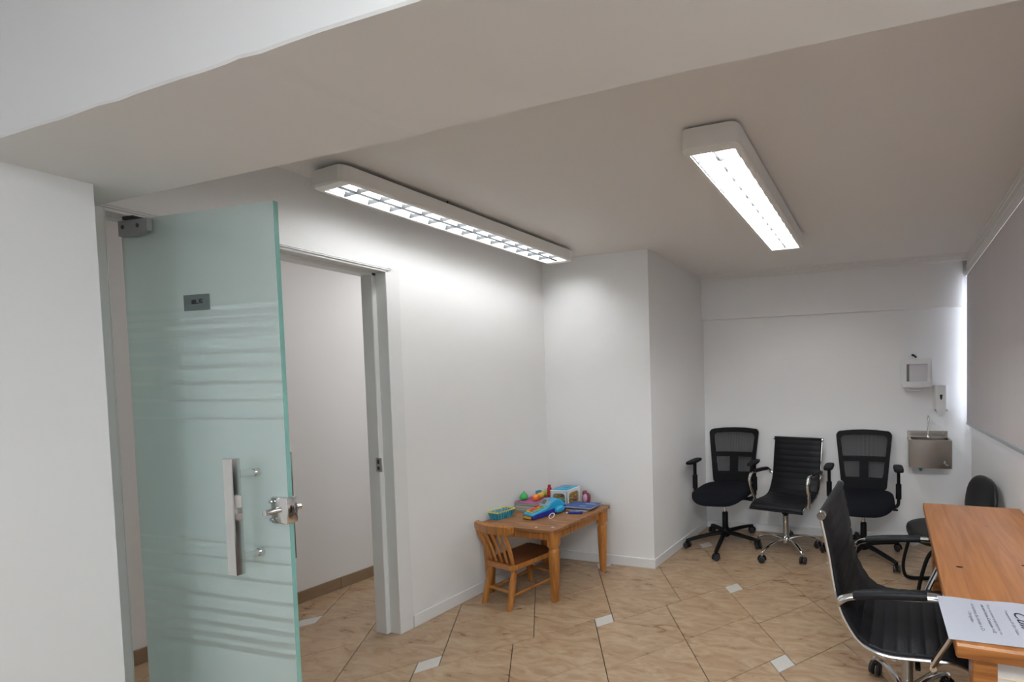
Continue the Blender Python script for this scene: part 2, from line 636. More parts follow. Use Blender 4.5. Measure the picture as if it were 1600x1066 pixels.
def lay(u0, v0, u1, v1, name, material):
    w_, h_ = u1 - u0 - J, v1 - v0 - J
    c = org + e1 * (u0 + u1) / 2 + e2 * (v0 + v1) / 2
    P = [c + e1 * sx * w_ / 2 + e2 * sy * h_ / 2 for sx, sy in ((-1, -1), (1, -1), (1, 1), (-1, 1))]
    if all(p.y < -0.55 for p in P) or all(p.x < XK for p in P) or all(p.x > XR for p in P) or all(p.y > YD for p in P):
        return
    if all(p.x < XC - .16 and p.x > XA for p in P) and all(p.y > YB + .1 for p in P):
        return
    inside = all(XK < p.x < XR and p.y < YD for p in P)
    b = 0.0012
    if inside:
        key = (round(w_, 3), round(h_, 3))
        if key not in tile_mesh:
            mb = MB()
            q = [(-w_ / 2, -h_ / 2), (w_ / 2, -h_ / 2), (w_ / 2, h_ / 2), (-w_ / 2, h_ / 2)]
            qi = [(x * (1 - 2 * b / w_), y * (1 - 2 * b / h_)) for x, y in q]
            mb.add([(x, y, -.008) for x, y in q] + [(x, y, -b) for x, y in q] + [(x, y, 0) for x, y in qi],
                   [[3, 2, 1, 0], [8, 9, 10, 11]] + [[i, (i + 1) % 4, 4 + (i + 1) % 4, 4 + i] for i in range(4)] + [[4 + i, 4 + (i + 1) % 4, 8 + (i + 1) % 4, 8 + i] for i in range(4)])
            o = mb.build(name, material, fl, smooth=False)
            tile_mesh[key] = o.data
        else:
            o = bpy.data.objects.new(name, tile_mesh[key])
            scn.collection.objects.link(o)
            o.parent = fl
        o.location = (c.x, c.y, 0)
        o.rotation_euler = (0, 0, th)
    else:
        poly = [(p.x, p.y) for p in P]
        poly = clip(poly, 0, XK, False)
        poly = clip(poly, 0, XR, True) if poly else poly
        poly = clip(poly, 1, YD, True) if poly else poly
        if len(poly) < 3:
            return
        cxx = sum(q[0] for q in poly) / len(poly)
        cyy = sum(q[1] for q in poly) / len(poly)
        o = MB().prism([(q[0] - cxx, q[1] - cyy) for q in poly], -.008, 0).build(name, material, fl, smooth=False)
        o.location = (cxx, cyy, 0)


for i in range(-7, 8):
    for j in range(-7, 8):
        u, v = i * BL + j * SM, -i * SM + j * BL
        lay(u, v, u + SM, v + SM, 'inset_tile', 'inset_tile')
        h = BL / 2
        # the block right of the inset, below its lower edge line
        for (du, dv) in ((0, -BL), (h, -BL), (0, -h), (h, -h)):
            lay(u + du, v + dv, u + du + h, v + dv + h, 'tile', 'sand_tile')

# walls
wl = MB()
wl.span((XA - .165, YF - .15, 0), (XP, YP, ZC))
wl.span((XA - .165, YP, 0), (XA, DY0, ZC))
wl.span((XA - .165, DY1, 0), (XA, YB + .1, ZC))
wl.span((XA - .165, DY0, DZ), (XA, DY1, ZC))
struct('wall_left', wl, 'wall_paint', smooth=False)
struct('wall_alcove', MB().span((XA - .165, YB, 0), (XC, YD + .15, ZC)), 'wall_paint', smooth=False)
struct('wall_back', MB().span((XC, YD, 0), (XR + .18, YD + .15, ZC)), 'wall_paint', smooth=False)
# window wall with one long window under the blind and one behind the camera
WY0, WY1, WZ0, WZ1 = 0.35, 3.54, 1.13, 2.30
VY0, VY1, VZ0, VZ1 = -1.75, 0.35, 0.95, 2.3   # x range and z range of the window behind the camera
wr = MB()
wr.span((XR, YF, 0), (XR + .18, YD, .95))
wr.span((XR, YF, WZ1), (XR + .18, YD, ZC))
wr.span((XR, WY1, .95), (XR + .18, YD, WZ1))
wr.span((XR, YF, .95), (XR + .18, WY0, WZ1))
wr.span((XR, WY0, .95), (XR + .18, WY1, WZ0))
struct('wall_right', wr, 'wall_paint', smooth=False)
wf = MB().span((XP, YF - .15, 0), (XR + .18, YF, VZ0)).span((XP, YF - .15, VZ1), (XR + .18, YF, ZC))
wf.span((XP, YF - .15, VZ0), (VY0, YF, VZ1)).span((VY1, YF - .15, VZ0), (XR + .18, YF, VZ1))
struct('wall_front', wf, 'wall_paint', smooth=False)
wc = MB().span((XK - .15, YF - .15, 0), (XK, 4.4, ZC))
wc.span((XK, YF - .15, 0), (XA - .165, YF, ZC)).span((XK, 4.25, 0), (XA - .165, 4.4, ZC)).span((XA - .165, YD + .15, 0), (XA - .02, 4.4, ZC))
struct('wall_corridor', wc, 'wall_paint', smooth=False)
struct('ceiling', MB().span((XK - .15, YF - .15, ZC), (XR + .18, 4.4, ZC + .12)), 'ceiling_paint', smooth=False)

# beam crossing the room, its near lower edge slightly wavy plaster
wav = [(-2.495, 2.1195), (-2.40, 2.1215), (-2.259, 2.1207), (-2.078, 2.1204), (-1.971, 2.118), (-1.875, 2.1199), (-1.798, 2.1215), (-1.712, 2.1173), (-1.641, 2.1199), (-1.566, 2.12),
       (-1.472, 2.1204), (-1.394, 2.119), (-1.318, 2.1202), (-1.277, 2.1228), (-1.207, 2.1187), (-1.149, 2.1206), (-1.03, 2.122), (-.788, 2.1194), (-.4, 2.121), (0.1, 2.12), (XR, 2.12)]
bmv, bmf = [], []
for (x, z) in wav:
    far = 2.121 if x < -1.2 else 2.121 + 0.011 * math.sin(pi * min(1, max(0, (x + 1.3) / 1.8)))
    bmv += [(x, .52, ZC), (x, .52, z + .004), (x, .523, z), (x, .79, far), (x, .79, ZC)]
n = len(wav)
for i in range(n - 1):
    for k in range(5):
        bmf.append([i * 5 + k, i * 5 + (k + 1) % 5, (i + 1) * 5 + (k + 1) % 5, (i + 1) * 5 + k])
bmf += [[0, 1, 2, 3, 4], [(n - 1) * 5 + k for k in range(5)]]
bmo = MB().add(bmv, bmf)
bmo.span((XA, YP, 2.121), (XP, .79, ZC))
struct('trim_1', bmo, 'beam_paint', label='plastered ceiling beam across the room', smooth=False)
struct('trim_2', MB().span((XC, 3.56, 2.085), (0.625, YD, ZC), .003), 'wall_paint', label='shallow beam along the top of the back wall', smooth=False)


# cornices (stepped plaster)
def cornice_prof(d0, z0, d1, z1, steps=4):
    """profile (distance from wall, z)"""
    pts = [(0, ZC), (d0, ZC)]
    for i in range(steps):
        t0, t1 = i / steps, (i + 1) / steps
        da, db = d0 + (d1 - d0) * t0, d0 + (d1 - d0) * t1
        za, zb = z0 + (z1 - z0) * t0, z0 + (z1 - z0) * t1
        pts += [(da, za - .005), (db + .004, za - .006), (db, za - (za - zb) * .9 - .002)]
    pts += [(d1, z1), (0, z1)]
    return pts


pr = cornice_prof(.115, ZC, .012, 2.463)
struct('trim_3', MB().prism([(3.56 - d, z) for d, z in pr], XC, XR, axis='x'), 'cornice_paint', label='stepped cornice on the back wall', smooth=False)
pr = [(0, ZC), (.052, ZC), (.052, 2.489), (.049, 2.486), (.049, 2.466), (.044, 2.462), (.044, 2.440), (.052, 2.434), (.052, 2.412), (.047, 2.408), (.047, 2.380), (.059, 2.372), (.059, 2.332), (0, 2.332)]
struct('trim_4', MB().prism([(XR - d, z) for d, z in pr], .79, 3.58, axis='y'), 'cornice_paint', label='stepped cornice above the blind', smooth=False)

# baseboards
BH, BT = .075, .012


def base(name, a, b):
    struct(name, MB().span(a, (b[0], b[1], BH), .003, seg=1), 'trim_paint', smooth=False)


base('baseboard_left', (XA, DY1 + .055, 0), (XA + BT, YB, 0))
base('baseboard_alcove', (XA + BT, YB - BT, 0), (XC + BT, YB, 0))
base('baseboard_corner', (XC, YB, 0), (XC + BT, YD, 0))
base('baseboard_back', (XC + BT, YD - BT, 0), (XR - BT, YD, 0))
base('baseboard_right', (XR - BT, YF, 0), (XR, YD, 0))
base('baseboard_near', (XP, YF, 0), (XP + BT, YP - .01, 0))
# brown tile skirting of the corridor: single pieces
sk = bpy.data.objects.new('baseboard_corridor', None)
scn.collection.objects.link(sk)
sk['kind'] = 'structure'
yy = YF
k = 0
while yy < 4.2:
    L = min(.41, 4.25 - yy)
    o = MB().span((XK, yy + .001, 0), (XK + .01, yy + L - .001, .082), .001, seg=1).build('skirting_tile', 'skirting_tile', sk, smooth=False)
    yy += .41

# door frame: jambs with a rebate, casing on the room side
fr = MB()
for (y0, s) in ((DY0, .3), (DY1, -1)):
    a, b = sorted((y0, y0 + s * .012))
    fr.span((XA - .165, a, 0), (XA + .006, b, DZ - .002), .002, seg=1)
    a, b = sorted((y0, y0 + s * .030))
    fr.span((XA - .165, a, 0), (XA - .075, b, DZ - .002), .003, seg=1)
    a, b = sorted((y0 + s * .004, y0 - (1 if s > 0 else -1) * .052))
    fr.span((XA - .001, a, 0), (XA + .006, b, DZ + .016), .002, seg=1)
fr.span((XA - .165, DY0, DZ - .012), (XA + .006, DY1, DZ), .002, seg=1)
fr.span((XA - .165, DY0, DZ - .030), (XA - .075, DY1, DZ - .01), .003, seg=1)
struct('trim_5', fr, 'trim_paint', label='white door frame', smooth=False)
cs = MB().span((XA, DY0 - .02, DZ), (XA + .011, DY1 + .012, DZ + .007), .002, seg=1)
cs.span((XA, DY0 - .02, DZ + .009), (XA + .006, DY1 + .016, DZ + .016), .002, seg=1)
struct('trim_6', cs, 'trim_paint', label='narrow architrave over the doorway', smooth=False)
# strike plate on the right jamb
sp = MB().span((-2.885, DY1 - .0335, .965), (-2.842, DY1 - .030, 1.045), .001, seg=1)
spo = thing('strike_plate', 'small metal strike plate on the right jamb of the doorway', 'strike plate', (0, 0, 0))
sp.build('plate', 'satin_metal', spo)
MB().span((-2.872, DY1 - .0345, 1.01), (-2.858, DY1 - .0332, 1.035)).span((-2.872, DY1 - .0345, .975), (-2.858, DY1 - .0332, .995)).build('keyhole', 'dark_mark', spo)

# ------------------------------------------------------------------ glass door leaf
dr = bpy.data.objects.new('door_1', None)
scn.collection.objects.link(dr)
dr['kind'] = 'structure'
dr['label'] = 'frosted glass door leaf standing open, chrome bar handle and lock'
HX, HY = -2.850, 0.863
dr.location = (HX, HY, 0)
dang = math.atan2(.903 - .863, .800)
dr.rotation_euler = (0, 0, dang)
LL, TH2 = .800, .005
MB().span((.0015, -TH2, .012), (LL - .0015, TH2, 2.10)).build('glass_panel', 'frosted_glass', dr, smooth=False)
ge = MB().span((LL - .0015, -TH2, .012), (LL, TH2, 2.10))
MB().span((0, -TH2, .012), (.0015, TH2, 2.10)).build('glass_edge', 'lit_glass_edge', dr, smooth=False)
ge.build('glass_edge', 'glass_edge', dr, smooth=False)
PFO = [(.014, 2.038), (.110, 2.036), (.175, 2.048), (.178, 2.094), (.014, 2.094)]
pf = MB().prism(PFO, -.016, -TH2, axis='y').build('top_patch_fitting', 'grey_metal', dr, smooth=False)
MB().prism(PFO, TH2, .016, axis='y').build('top_patch_fitting', 'grey_metal', dr, smooth=False)
MB().span((.03, -.012, 2.100), (.09, .012, 2.112)).build('pivot', 'dark_mark', pf)
sc_ = MB()
for x in (.040, .125):
    sc_.tube([(x, -.0172, 2.07), (x, -.0158, 2.07)], .008, 12)
sc_.build('screw', 'dark_mark', pf)
MB().span((.0, -.016, .001), (.17, .016, .06), .003).build('bottom_patch_fitting', 'grey_metal', dr)
# pull bars, one each side, on round standoffs with collars
for s in (-1, 1):
    hb = MB().box((.655, s * .062, 1.012), (.044, .020, .405), .002, seg=1).build('pull_handle', 'chrome', dr)
    for z in (1.155, .868):
        so = MB().tube([(.66, s * .053, z), (.66, s * .012, z)], .0105, 14)
        so.tube([(.66, s * .014, z), (.66, s * .0055, z)], .0145, 16)
        so.build('standoff', 'chrome', hb)
# lock box on the free edge
lk = MB().box((.768, 0, 1.022), (.076, .030, .095), .006).build('lock', 'chrome', dr)
MB().tube([(.748, -.038, 1.02), (.748, -.015, 1.02)], [.011, .011], 16).tube([(.762, .017, 1.02), (.762, .042, 1.02)], .011, 16).build('thumb_turn', 'chrome', lk)
sc_ = MB()
for z in (.990, 1.054):
    sc_.tube([(.740, -.020, z), (.740, -.0165, z)], .006, 10)
sc_.build('screw', 'satin_metal', lk)
# little grey sign plate
pl = MB().span((.330, -.0075, 1.742), (.462, -TH2, 1.800), .0004).build('sign_plate', 'sign_grey', dr, smooth=False)
dk = MB()
for (x0, x1, z0, z1) in ((.373, .391, 1.765, 1.781), (.393, .396, 1.765, 1.781), (.399, .408, 1.765, 1.769), (.412, .418, 1.768, 1.782), (.418, .430, 1.779, 1.783), (.418, .430, 1.767, 1.771), (.421, .430, 1.773, 1.776)):
    dk.span((x0, -.0083, z0), (x1, -.0075, z1))
dk.build('dark_mark', 'dark_mark', pl, smooth=False)

# ------------------------------------------------------------------ windows and blind


def window(name, y0, y1, z0, z1, nm, M):
    wo = bpy.data.objects.new(name, None)
    scn.collection.objects.link(wo)
    wo['kind'] = 'structure'
    wo.matrix_world = M
    f = MB()
    X0, X1 = .07, .11
    f.span((X0, y0, z0), (X1, y1, z0 + .04)).span((X0, y0, z1 - .04), (X1, y1, z1))
    for q in range(nm + 1):
        c = y0 + .02 + (y1 - y0 - .04) * q / nm
        f.span((X0, c - .02, z0 + .04), (X1, c + .02, z1 - .04))
    f.build('window_frame', 'trim_paint', wo, smooth=False)
    for q in range(nm):
        a = y0 + .02 + (y1 - y0 - .04) * q / nm + .02
        b = y0 + .02 + (y1 - y0 - .04) * (q + 1) / nm - .02
        MB().span((X0 + .017, a, z0 + .04), (X0 + .021, b, z1 - .04)).build('pane', 'window_glass', wo, smooth=False)


window('window_1', WY0, WY1, WZ0, WZ1, 3, Matrix.Translation((XR, 0, 0)))
window('window_2', VY0, VY1, VZ0, VZ1, 2, Matrix.Translation((0, YF, 0)) @ Matrix.Rotation(-pi / 2, 4, 'Z'))
bl = thing('roller_blind', 'long mauve-grey roller blind over the window beside the desk', 'blind', (.645, 3.487, 2.330))
MB().span((-.0008, -3.0, -1.218), (.0008, 0, 0)).build('cloth', 'blind_cloth', bl, smooth=False)
MB().span((-.006, -3.0, -1.242), (.006, 0, -1.218), .004).build('bottom_rail', 'blind_rail', bl)
bk = MB().span((-.004, -.035, -1.30), (.004, -.028, -1.242)).build('chain_guide', 'clear_plastic', bl)

# ------------------------------------------------------------------ ceiling lights


def ceiling_light(label, loc, rz, gap, Hh, glow, blade):
    t = thing('ceiling_light', label, 'ceiling light', loc, rz, 'louvred fluorescent ceiling lights')
    L, Wd = 1.265, .255
    outer = rrect(Wd, L, .035, 5)
    inner = rrect(.200, 1.190, .004, 5)
    inner2 = rrect(Wd - .014, L - .014, .03, 5)
    n = len(outer)
    ch = rrect(Wd - .012, L - .012, .03, 5)
    vs = [(x, y, 0) for x, y in outer] + [(x, y, -Hh + .008) for x, y in outer] + [(x, y, -Hh) for x, y in ch] + [(x, y, -Hh) for x, y in inner] + [(x, y, -Hh + .006) for x, y in inner] + [(x, y, -Hh + .006) for x, y in inner2] + [(x, y, -.006) for x, y in inner2]
    fs = [list(range(n)), list(range(6 * n, 7 * n))]
    for q in range(6):
        for i in range(n):
            fs.append([q * n + i, q * n + (i + 1) % n, (q + 1) * n + (i + 1) % n, (q + 1) * n + i])
    MB().add(vs, fs).build('housing', 'fixture_enamel', t, ang=0.5)
    # reflector trays
    r = MB()
    for s in (-1, 1):
        prof = [(s * .003, -Hh + .012), (s * .02, -.030), (s * .035, -.020), (s * .065, -.020), (s * .08, -.030), (s * .098, -Hh + .012)]
        for a, b in zip(prof[:-1], prof[1:]):
            r.add([(a[0], -.59, a[1]), (b[0], -.59, b[1]), (b[0], .59, b[1]), (a[0], .59, a[1])], [[0, 1, 2, 3]])
    for s in (-1, 1):
        r.add([(-.099, s * .594, -Hh + .01), (.099, s * .594, -Hh + .01), (.099, s * .59, -.02), (-.099, s * .59, -.02)], [[0, 1, 2, 3]])
    r.build('reflector', 'reflector', t)
    for s in (-1, 1):
        MB().tube([(s * .05, -.565, -Hh + .044), (s * .05, .565, -Hh + .044)], .0125, 12).build('lamp_tube', glow, t)
        for q in (-1, 1):
            MB().tube([(s * .05, q * .565, -Hh + .044), (s * .05, q * .589, -Hh + .044)], .014, 12).build('tube_cap', 'white_plastic', t)
    MB().span((-.0012, -.592, -Hh + .002), (.0012, .592, -Hh + .022)).build('louvre_spine', 'spine_metal', t, smooth=False)
    nf = 13
    for k in range(nf):
        y = -.525 + 1.05 * k / (nf - 1)
        f = MB()
        for s in (-1, 1):
            # each blade dips below the tube and is taller at its outer end
            f.prism([(s * .0015, -Hh + .003), (s * .0985, -Hh + .003), (s * .0985, -Hh + .040), (s * .075, -Hh + .024), (s * .05, -Hh + .020), (s * .025, -Hh + .024), (s * .0015, -Hh + .032)], y - .0008, y + .0008, axis='y')
        f.build('louvre_blade', blade, t, smooth=False)
    if gap > 0:
        for q in (-.31, .31):
            MB().span((-.05, q - .04, 0), (.05, q + .04, gap)).build('mounting_bracket', 'satin_metal', t)
        MB().tube([(.1, -.2, 0), (.115, -.2, gap * .8)], .004, 8).build('screw', 'dark_mark', t)
    return t


ceiling_light('louvred fluorescent ceiling light hung just below the ceiling beside the doorway wall', (-2.492, 1.903, ZC - .022), -.066, .022, .075, 'tube_glow', 'louvre_shaded')
ceiling_light('louvred fluorescent ceiling light fixed to the middle of the ceiling', (-.692, 2.094, ZC - .014), 0.0, .014, .086, 'tube_glow_mid', 'louvre_metal')

# ------------------------------------------------------------------ chair building blocks (local: sitter faces -Y)


def caster(par, x, y, a, ztop, hood='black_plastic'):
    """twin-wheel caster: two wheels, hood and stem under (x, y)"""
    R = .027
    d = Vector((math.cos(a), math.sin(a), 0))
    s = Vector((-d.y, d.x, 0))
    c = Vector((x, y, R)) - s * 0.0
    m = MB()
    for q in (-1, 1):
        p0 = c + d * (q * .010)
        p1 = c + d * (q * .028)
        m.tube([p0, p0.lerp(p1, .15), p0.lerp(p1, .85), p1], [R * .9, R, R, R * .82], 18)
    # hood
    m2 = MB()
    hp = []
    for k in range(8):
        an = math.radians(-15 + 210 * k / 7)
        hp.append(c + s * math.cos(an) * (R + .003) + Vector((0, 0, math.sin(an) * (R + .003))))
    m2.tube(hp, .008, 6)
    m2.tube([(x, y, R + .02), (x, y, ztop)], .007, 8)
    o = m.build('caster', 'caster_rubber', par)
    m2.build('fork', hood, o)


def star_base(par, angles, R, material, chrome=False):
    hub = MB()
    if chrome:
        hub.lathe([(.026, .075), (.032, .080), (.032, .125), (.024, .135)], 20)
    else:
        hub.lathe([(.040, .075), (.045, .085), (.042, .125), (.030, .150)], 20)
    hub.build('hub', material, par)
    for a in angles:
        a = math.radians(a)
        d = Vector((math.cos(a), math.sin(a), 0))
        L = MB()
        if chrome:
            pts = [d * .02 + Vector((0, 0, .105)), d * .10 + Vector((0, 0, .118)), d * .19 + Vector((0, 0, .112)), d * .26 + Vector((0, 0, .088)), d * R + Vector((0, 0, .062))]
            L.tube(smoothpath(pts, 5), [.017 - .005 * i / 20 for i in range(21)], 10, flat=.75)
        else:
            pts = [d * .03 + Vector((0, 0, .110)), d * .15 + Vector((0, 0, .098)), d * .28 + Vector((0, 0, .080)), d * R + Vector((0, 0, .068))]
            L.tube(smoothpath(pts, 4), [.024 - .008 * i / 12 for i in range(13)], 10, flat=.8)
        L.tube([d * R + Vector((0, 0, .078)), d * R + Vector((0, 0, .054))], .012, 12)
        L.build('leg', material, par)
        caster(par, d.x * R, d.y * R, a + .7, .06)


def mesh_chair(label, loc, rz, angles, seat_rz=0.0):
    t = thing('office_chair', label, 'chair', loc, rz, 'black mesh-back office chairs')
    star_base(t, angles, .335, 'black_plastic')
    MB().lathe([(.024, .13), (.026, .14), (.026, .285), (.020, .295)], 18).build('column_sleeve', 'black_plastic', t)
    MB().lathe([(.013, .29), (.013, .43)], 16).build('gas_lift', 'chrome', t)
    m = MB().box((0, .0, .432), (.17, .22, .035), .008)
    m.tube([(.07, -.03, .43), (.2, -.04, .424), (.24, -.04, .42)], .006, 8)
    m.box((.255, -.04, .42), (.04, .022, .012), .004)
    m.build('tilt_mechanism', 'black_plastic', t)

    def sink(q):
        # waterfall front edge and a shallow saddle
        x, y, z = q
        if z > .49:
            z -= .018 * math.exp(-(x * x + (y + .02) ** 2) / .03)
        if y < -.17:
            z -= (-.17 - y) ** 2 * 5
        return Vector((x, y, z))
    MB().sup((0, -.02, .489), (.250, .25, .038), .45, .55, 40, 16, fn=sink).build('seat', 'black_fabric', t)

    # backrest leans back a little and wraps round the sitter
    def lean(q):
        x, y, z = q
        return Vector((x, y + .13 * (z - .55) + .10 - .35 * x * x * 1.2, z))

    def outline(w0, w1, z0, z1, r, n=7):
        pts = []
        for (sx, sz, a0) in ((1, 1, 0), (-1, 1, 90), (-1, -1, 180), (1, -1, 270)):
            w_ = w1 if sz > 0 else w0
            zc = z1 if sz > 0 else z0
            for k in range(n):
                a = math.radians(a0 + 90 * k / (n - 1))
                pts.append((sx * (w_ / 2 - r) + r * math.cos(a), zc - sz * r + r * math.sin(a)))
        # subdivide top and bottom for the curve
        out = []
        for i, pnt in enumerate(pts):
            out.append(pnt)
            q = pts[(i + 1) % len(pts)]
            if math.hypot(q[0] - pnt[0], q[1] - pnt[1]) > .1:
                for s in (.25, .5, .75):
                    out.append((pnt[0] + (q[0] - pnt[0]) * s, pnt[1] + (q[1] - pnt[1]) * s))
        return out

    def arch(pts):
        return [(x, z + (.014 * (1 - (x / .23) ** 2) if z > .95 else 0)) for x, z in pts]
    fo = MB().ring_frame(arch(outline(.40, .492, .500, 1.010, .035)), arch(outline(.335, .415, .590, .968, .035)), .150, .178, lean)
    # cross band, lower band and centre post
    for (x0, x1, z0, z1) in ((-.195, .195, .745, .787), (-.18, .18, .555, .60)):
        vs, fs = [], []
        for k in range(9):
            x = x0 + (x1 - x0) * k / 8
            for (y, z) in ((.152, z0), (.152, z1), (.178, z1), (.178, z0)):
                vs.append(lean(Vector((x, y, z))))
        for k in range(8):
            for q in range(4):
                fs.append([k * 4 + q, k * 4 + (q + 1) % 4, (k + 1) * 4 + (q + 1) % 4, (k + 1) * 4 + q])
        fo.add(vs, fs + [[0, 1, 2, 3], [32, 33, 34, 35]])
    vs = [lean(Vector(q)) for q in ((-.040, .152, .56), (.040, .152, .56), (.032, .19, .56), (-.032, .19, .56), (-.040, .152, .77), (.040, .152, .77), (.032, .19, .77), (-.032, .19, .77))]
    fo.add(vs, [[0, 1, 2, 3], [4, 5, 6, 7], [0, 1, 5, 4], [1, 2, 6, 5], [2, 3, 7, 6], [3, 0, 4, 7]])
    fo.build('backrest_frame', 'black_plastic', t)

    def sheet(x0, x1, x2, x3, z0, z1, name):
        vs, fs = [], []
        N, Mz = 10, 6
        for j in range(Mz + 1):
            tt = j / Mz
            xa, xb = x0 + (x2 - x0) * tt, x1 + (x3 - x1) * tt
            for i in range(N + 1):
                vs.append(lean(Vector((xa + (xb - xa) * i / N, .160, z0 + (z1 - z0) * tt))))
        for j in range(Mz):
            for i in range(N):
                fs.append([j * (N + 1) + i, j * (N + 1) + i + 1, (j + 1) * (N + 1) + i + 1, (j + 1) * (N + 1) + i])
        MB().add(vs, fs).build(name, 'chair_mesh', t)
    sheet(-.19, .19, -.222, .222, .78, .985, 'mesh_panel')
    sheet(-.175, -.03, -.185, -.03, .59, .76, 'mesh_panel')
    sheet(.03, .175, .03, .185, .59, .76, 'mesh_panel')
    MB().tube([(0, .08, .435), (0, .20, .43), (0, .265, .47), (0, .272, .58)], .022, 10, flat=.5).build('back_support', 'black_plastic', t)
    for s in (-1, 1):
        a = MB().tube(smoothpath([(s * .10, -.02, .425), (s * .22, -.01, .425), (s * .272, .0, .445), (s * .282, .0, .49), (s * .282, .0, .60), (s * .282, .0, .735)], 4), .018, 8, flat=.8)
        a.tube([(s * .282, 0, .50), (s * .282, 0, .62)], .023, 10, flat=.9)
        ao = a.build('armrest', 'black_plastic', t)
        MB().sup((s * .280, -.02, .752), (.040, .125, .014), .5, .6, 24, 8).build('arm_pad', 'black_plastic', ao)
    return t


def leather_chair(label, loc, rz, angles, top=.95, lever=True):
    t = thing('office_chair', label, 'chair', loc, rz, 'ribbed black leather office chairs')
    star_base(t, angles, .285, 'chrome', True)
    MB().lathe([(.024, .13), (.024, .30), (.0245, .31), (.020, .315)], 20).build('gas_lift', 'satin_metal', t)
    MB().lathe([(.014, .31), (.014, .345)], 16).lathe([(.032, .325), (.034, .335), (.034, .365), (.028, .40)], 18).build('column_cap', 'black_plastic', t)
    m = MB().box((0, .0, .405), (.13, .20, .04), .01)
    m.tube([(-.05, -.03, .40), (-.13, -.035, .392), (-.17, -.035, .388)], .005, 8).box((-.19, -.035, .388), (.06, .02, .012), .004)
    m.build('tilt_mechanism', 'black_plastic', t)
    # side profile of the sling, from the top of the back to the lip of the seat
    prof = smoothpath([(0, .315, top), (0, .285, top - .14), (0, .258, top - .30), (0, .225, .545), (0, .165, .467), (0, .075, .438), (0, -.05, .445), (0, -.14, .452), (0, -.195, .440), (0, -.215, .422)], 22)
    S = [0]
    for a, b in zip(prof[:-1], prof[1:]):
        S.append(S[-1] + (b - a).length)
    tot = S[-1]
    nr = 17
    hw = .232
    top_v, bot_v, rail = [], [], []
    for i, p in enumerate(prof):
        tg = (prof[min(i + 1, len(prof) - 1)] - prof[max(i - 1, 0)]).normalized()
        nrm = Vector((0, tg.z, -tg.y))       # towards the sitter
        if nrm.z < 0 and abs(nrm.z) > .5:
            nrm = -nrm
        if abs(nrm.z) <= .5 and nrm.y > 0:
            nrm = -nrm
        rail.append(p - nrm * .009)
        b = abs(math.sin(pi * S[i] / tot * nr)) ** .33
        top_v.append(p + nrm * (.007 + .0062 * b))
        bot_v.append(p - nrm * (.005 + .003 * b))
    vs, fs = [], []
    N = len(prof)
    xs = [-hw, -hw * .97, -hw * .5, 0, hw * .5, hw * .97, hw]
    for i in range(N):
        for k, x in enumerate(xs):
            c = .35 if k in (0, len(xs) - 1) else 1
            q = prof[i].lerp(top_v[i], c)
            vs.append((x, q.y, q.z))
        for k, x in enumerate(reversed(xs)):
            c = .35 if k in (0, len(xs) - 1) else 1
            q = prof[i].lerp(bot_v[i], c)
            vs.append((x, q.y, q.z))
    W2 = 2 * len(xs)
    for i in range(N - 1):
        for k in range(W2):
            fs.append([i * W2 + k, i * W2 + (k + 1) % W2, (i + 1) * W2 + (k + 1) % W2, (i + 1) * W2 + k])
    fs += [list(range(W2)), [(N - 1) * W2 + k for k in range(W2)]]
    MB().add(vs, fs).build('padded_sling', 'black_leather', t, ang=.9)
    for s in (-1, 1):
        MB().tube([(s * (hw - .001), q.y, q.z) for q in rail[::3]], .0075, 8).build('side_rail', 'chrome', t)
    # rolled top bar and front bar
    tb = MB().tube([(-hw - .004, .318, top + .004), (hw + .004, .318, top + .004)], .017, 16)
    tb.build('top_roll', 'black_leather', t)
    for s in (-1, 1):
        MB().tube([(s * (hw + .002), .318, top + .004), (s * (hw + .012), .318, top + .004), (s * (hw + .016), .318, top + .004)], [.0185, .0185, .016], 20).tube([(s * (hw + .016), .318, top + .004), (s * (hw + .018), .318, top + .004)], [.009, .008], 16).build('end_cap', 'chrome', t)
    MB().tube([(-hw - .004, -.212, .416), (hw + .004, -.212, .416)], .010, 12).build('front_bar', 'black_leather', t)
    MB().tube([(-hw, .05, .425), (0, .05, .415), (hw, .05, .425)], .012, 10).tube([(-hw, -.09, .43), (0, -.09, .415), (hw, -.09, .43)], .012, 10).build('cross_bar', 'satin_metal', t)
    for s in (-1, 1):
        X = s * (hw + .030)
        path = smoothpath([(s * (hw + .008), .252, .610), (X, .245, .632), (X, .205, .655), (X, .10, .672), (X, -.02, .682), (X, -.08, .688), (X, -.135, .682), (X, -.160, .640), (X, -.150, .57), (s * (hw + .016), -.105, .475), (s * (hw + .008), -.085, .430)], 5)
        am = MB().tube(path, .0125, 10, flat=1.25)
        am.tube([(s * (hw + .02), -.085, .425), (s * (hw - .01), -.085, .425)], .013, 12)
        ao = am.build('armrest', 'chrome', t)
        MB().tube(smoothpath([(X, .195, .660), (X, .10, .675), (X, -.01, .686), (X, -.065, .691)], 5), [.017, .0195] + [.0205] * 12 + [.0195, .018], 14, flat=.85).build('arm_pad', 'black_leather', ao)
    return t


mesh_chair('mesh-back black office chair in the corner beside the alcove wall', (-1.432, 3.245, 0), math.radians(4), [204, 276, 348, 60, 132])
leather_chair('chrome-armed ribbed black leather chair between the two mesh-back chairs', (-.855, 3.215, 0), math.radians(-8), [249, 321, 33, 105, 177], .925)
mesh_chair('mesh-back black office chair beside the wall sink', (-.195, 3.235, 0), math.radians(2), [319, 31, 103, 175, 247])
# nearest chair: faces the desk, i.e. its -Y points to +X
leather_chair('nearest ribbed black leather chair, pulled up side-on to the wooden desk', (.079, 1.690, 0), math.radians(88), [32, 104, 176, 248, 320], .937)

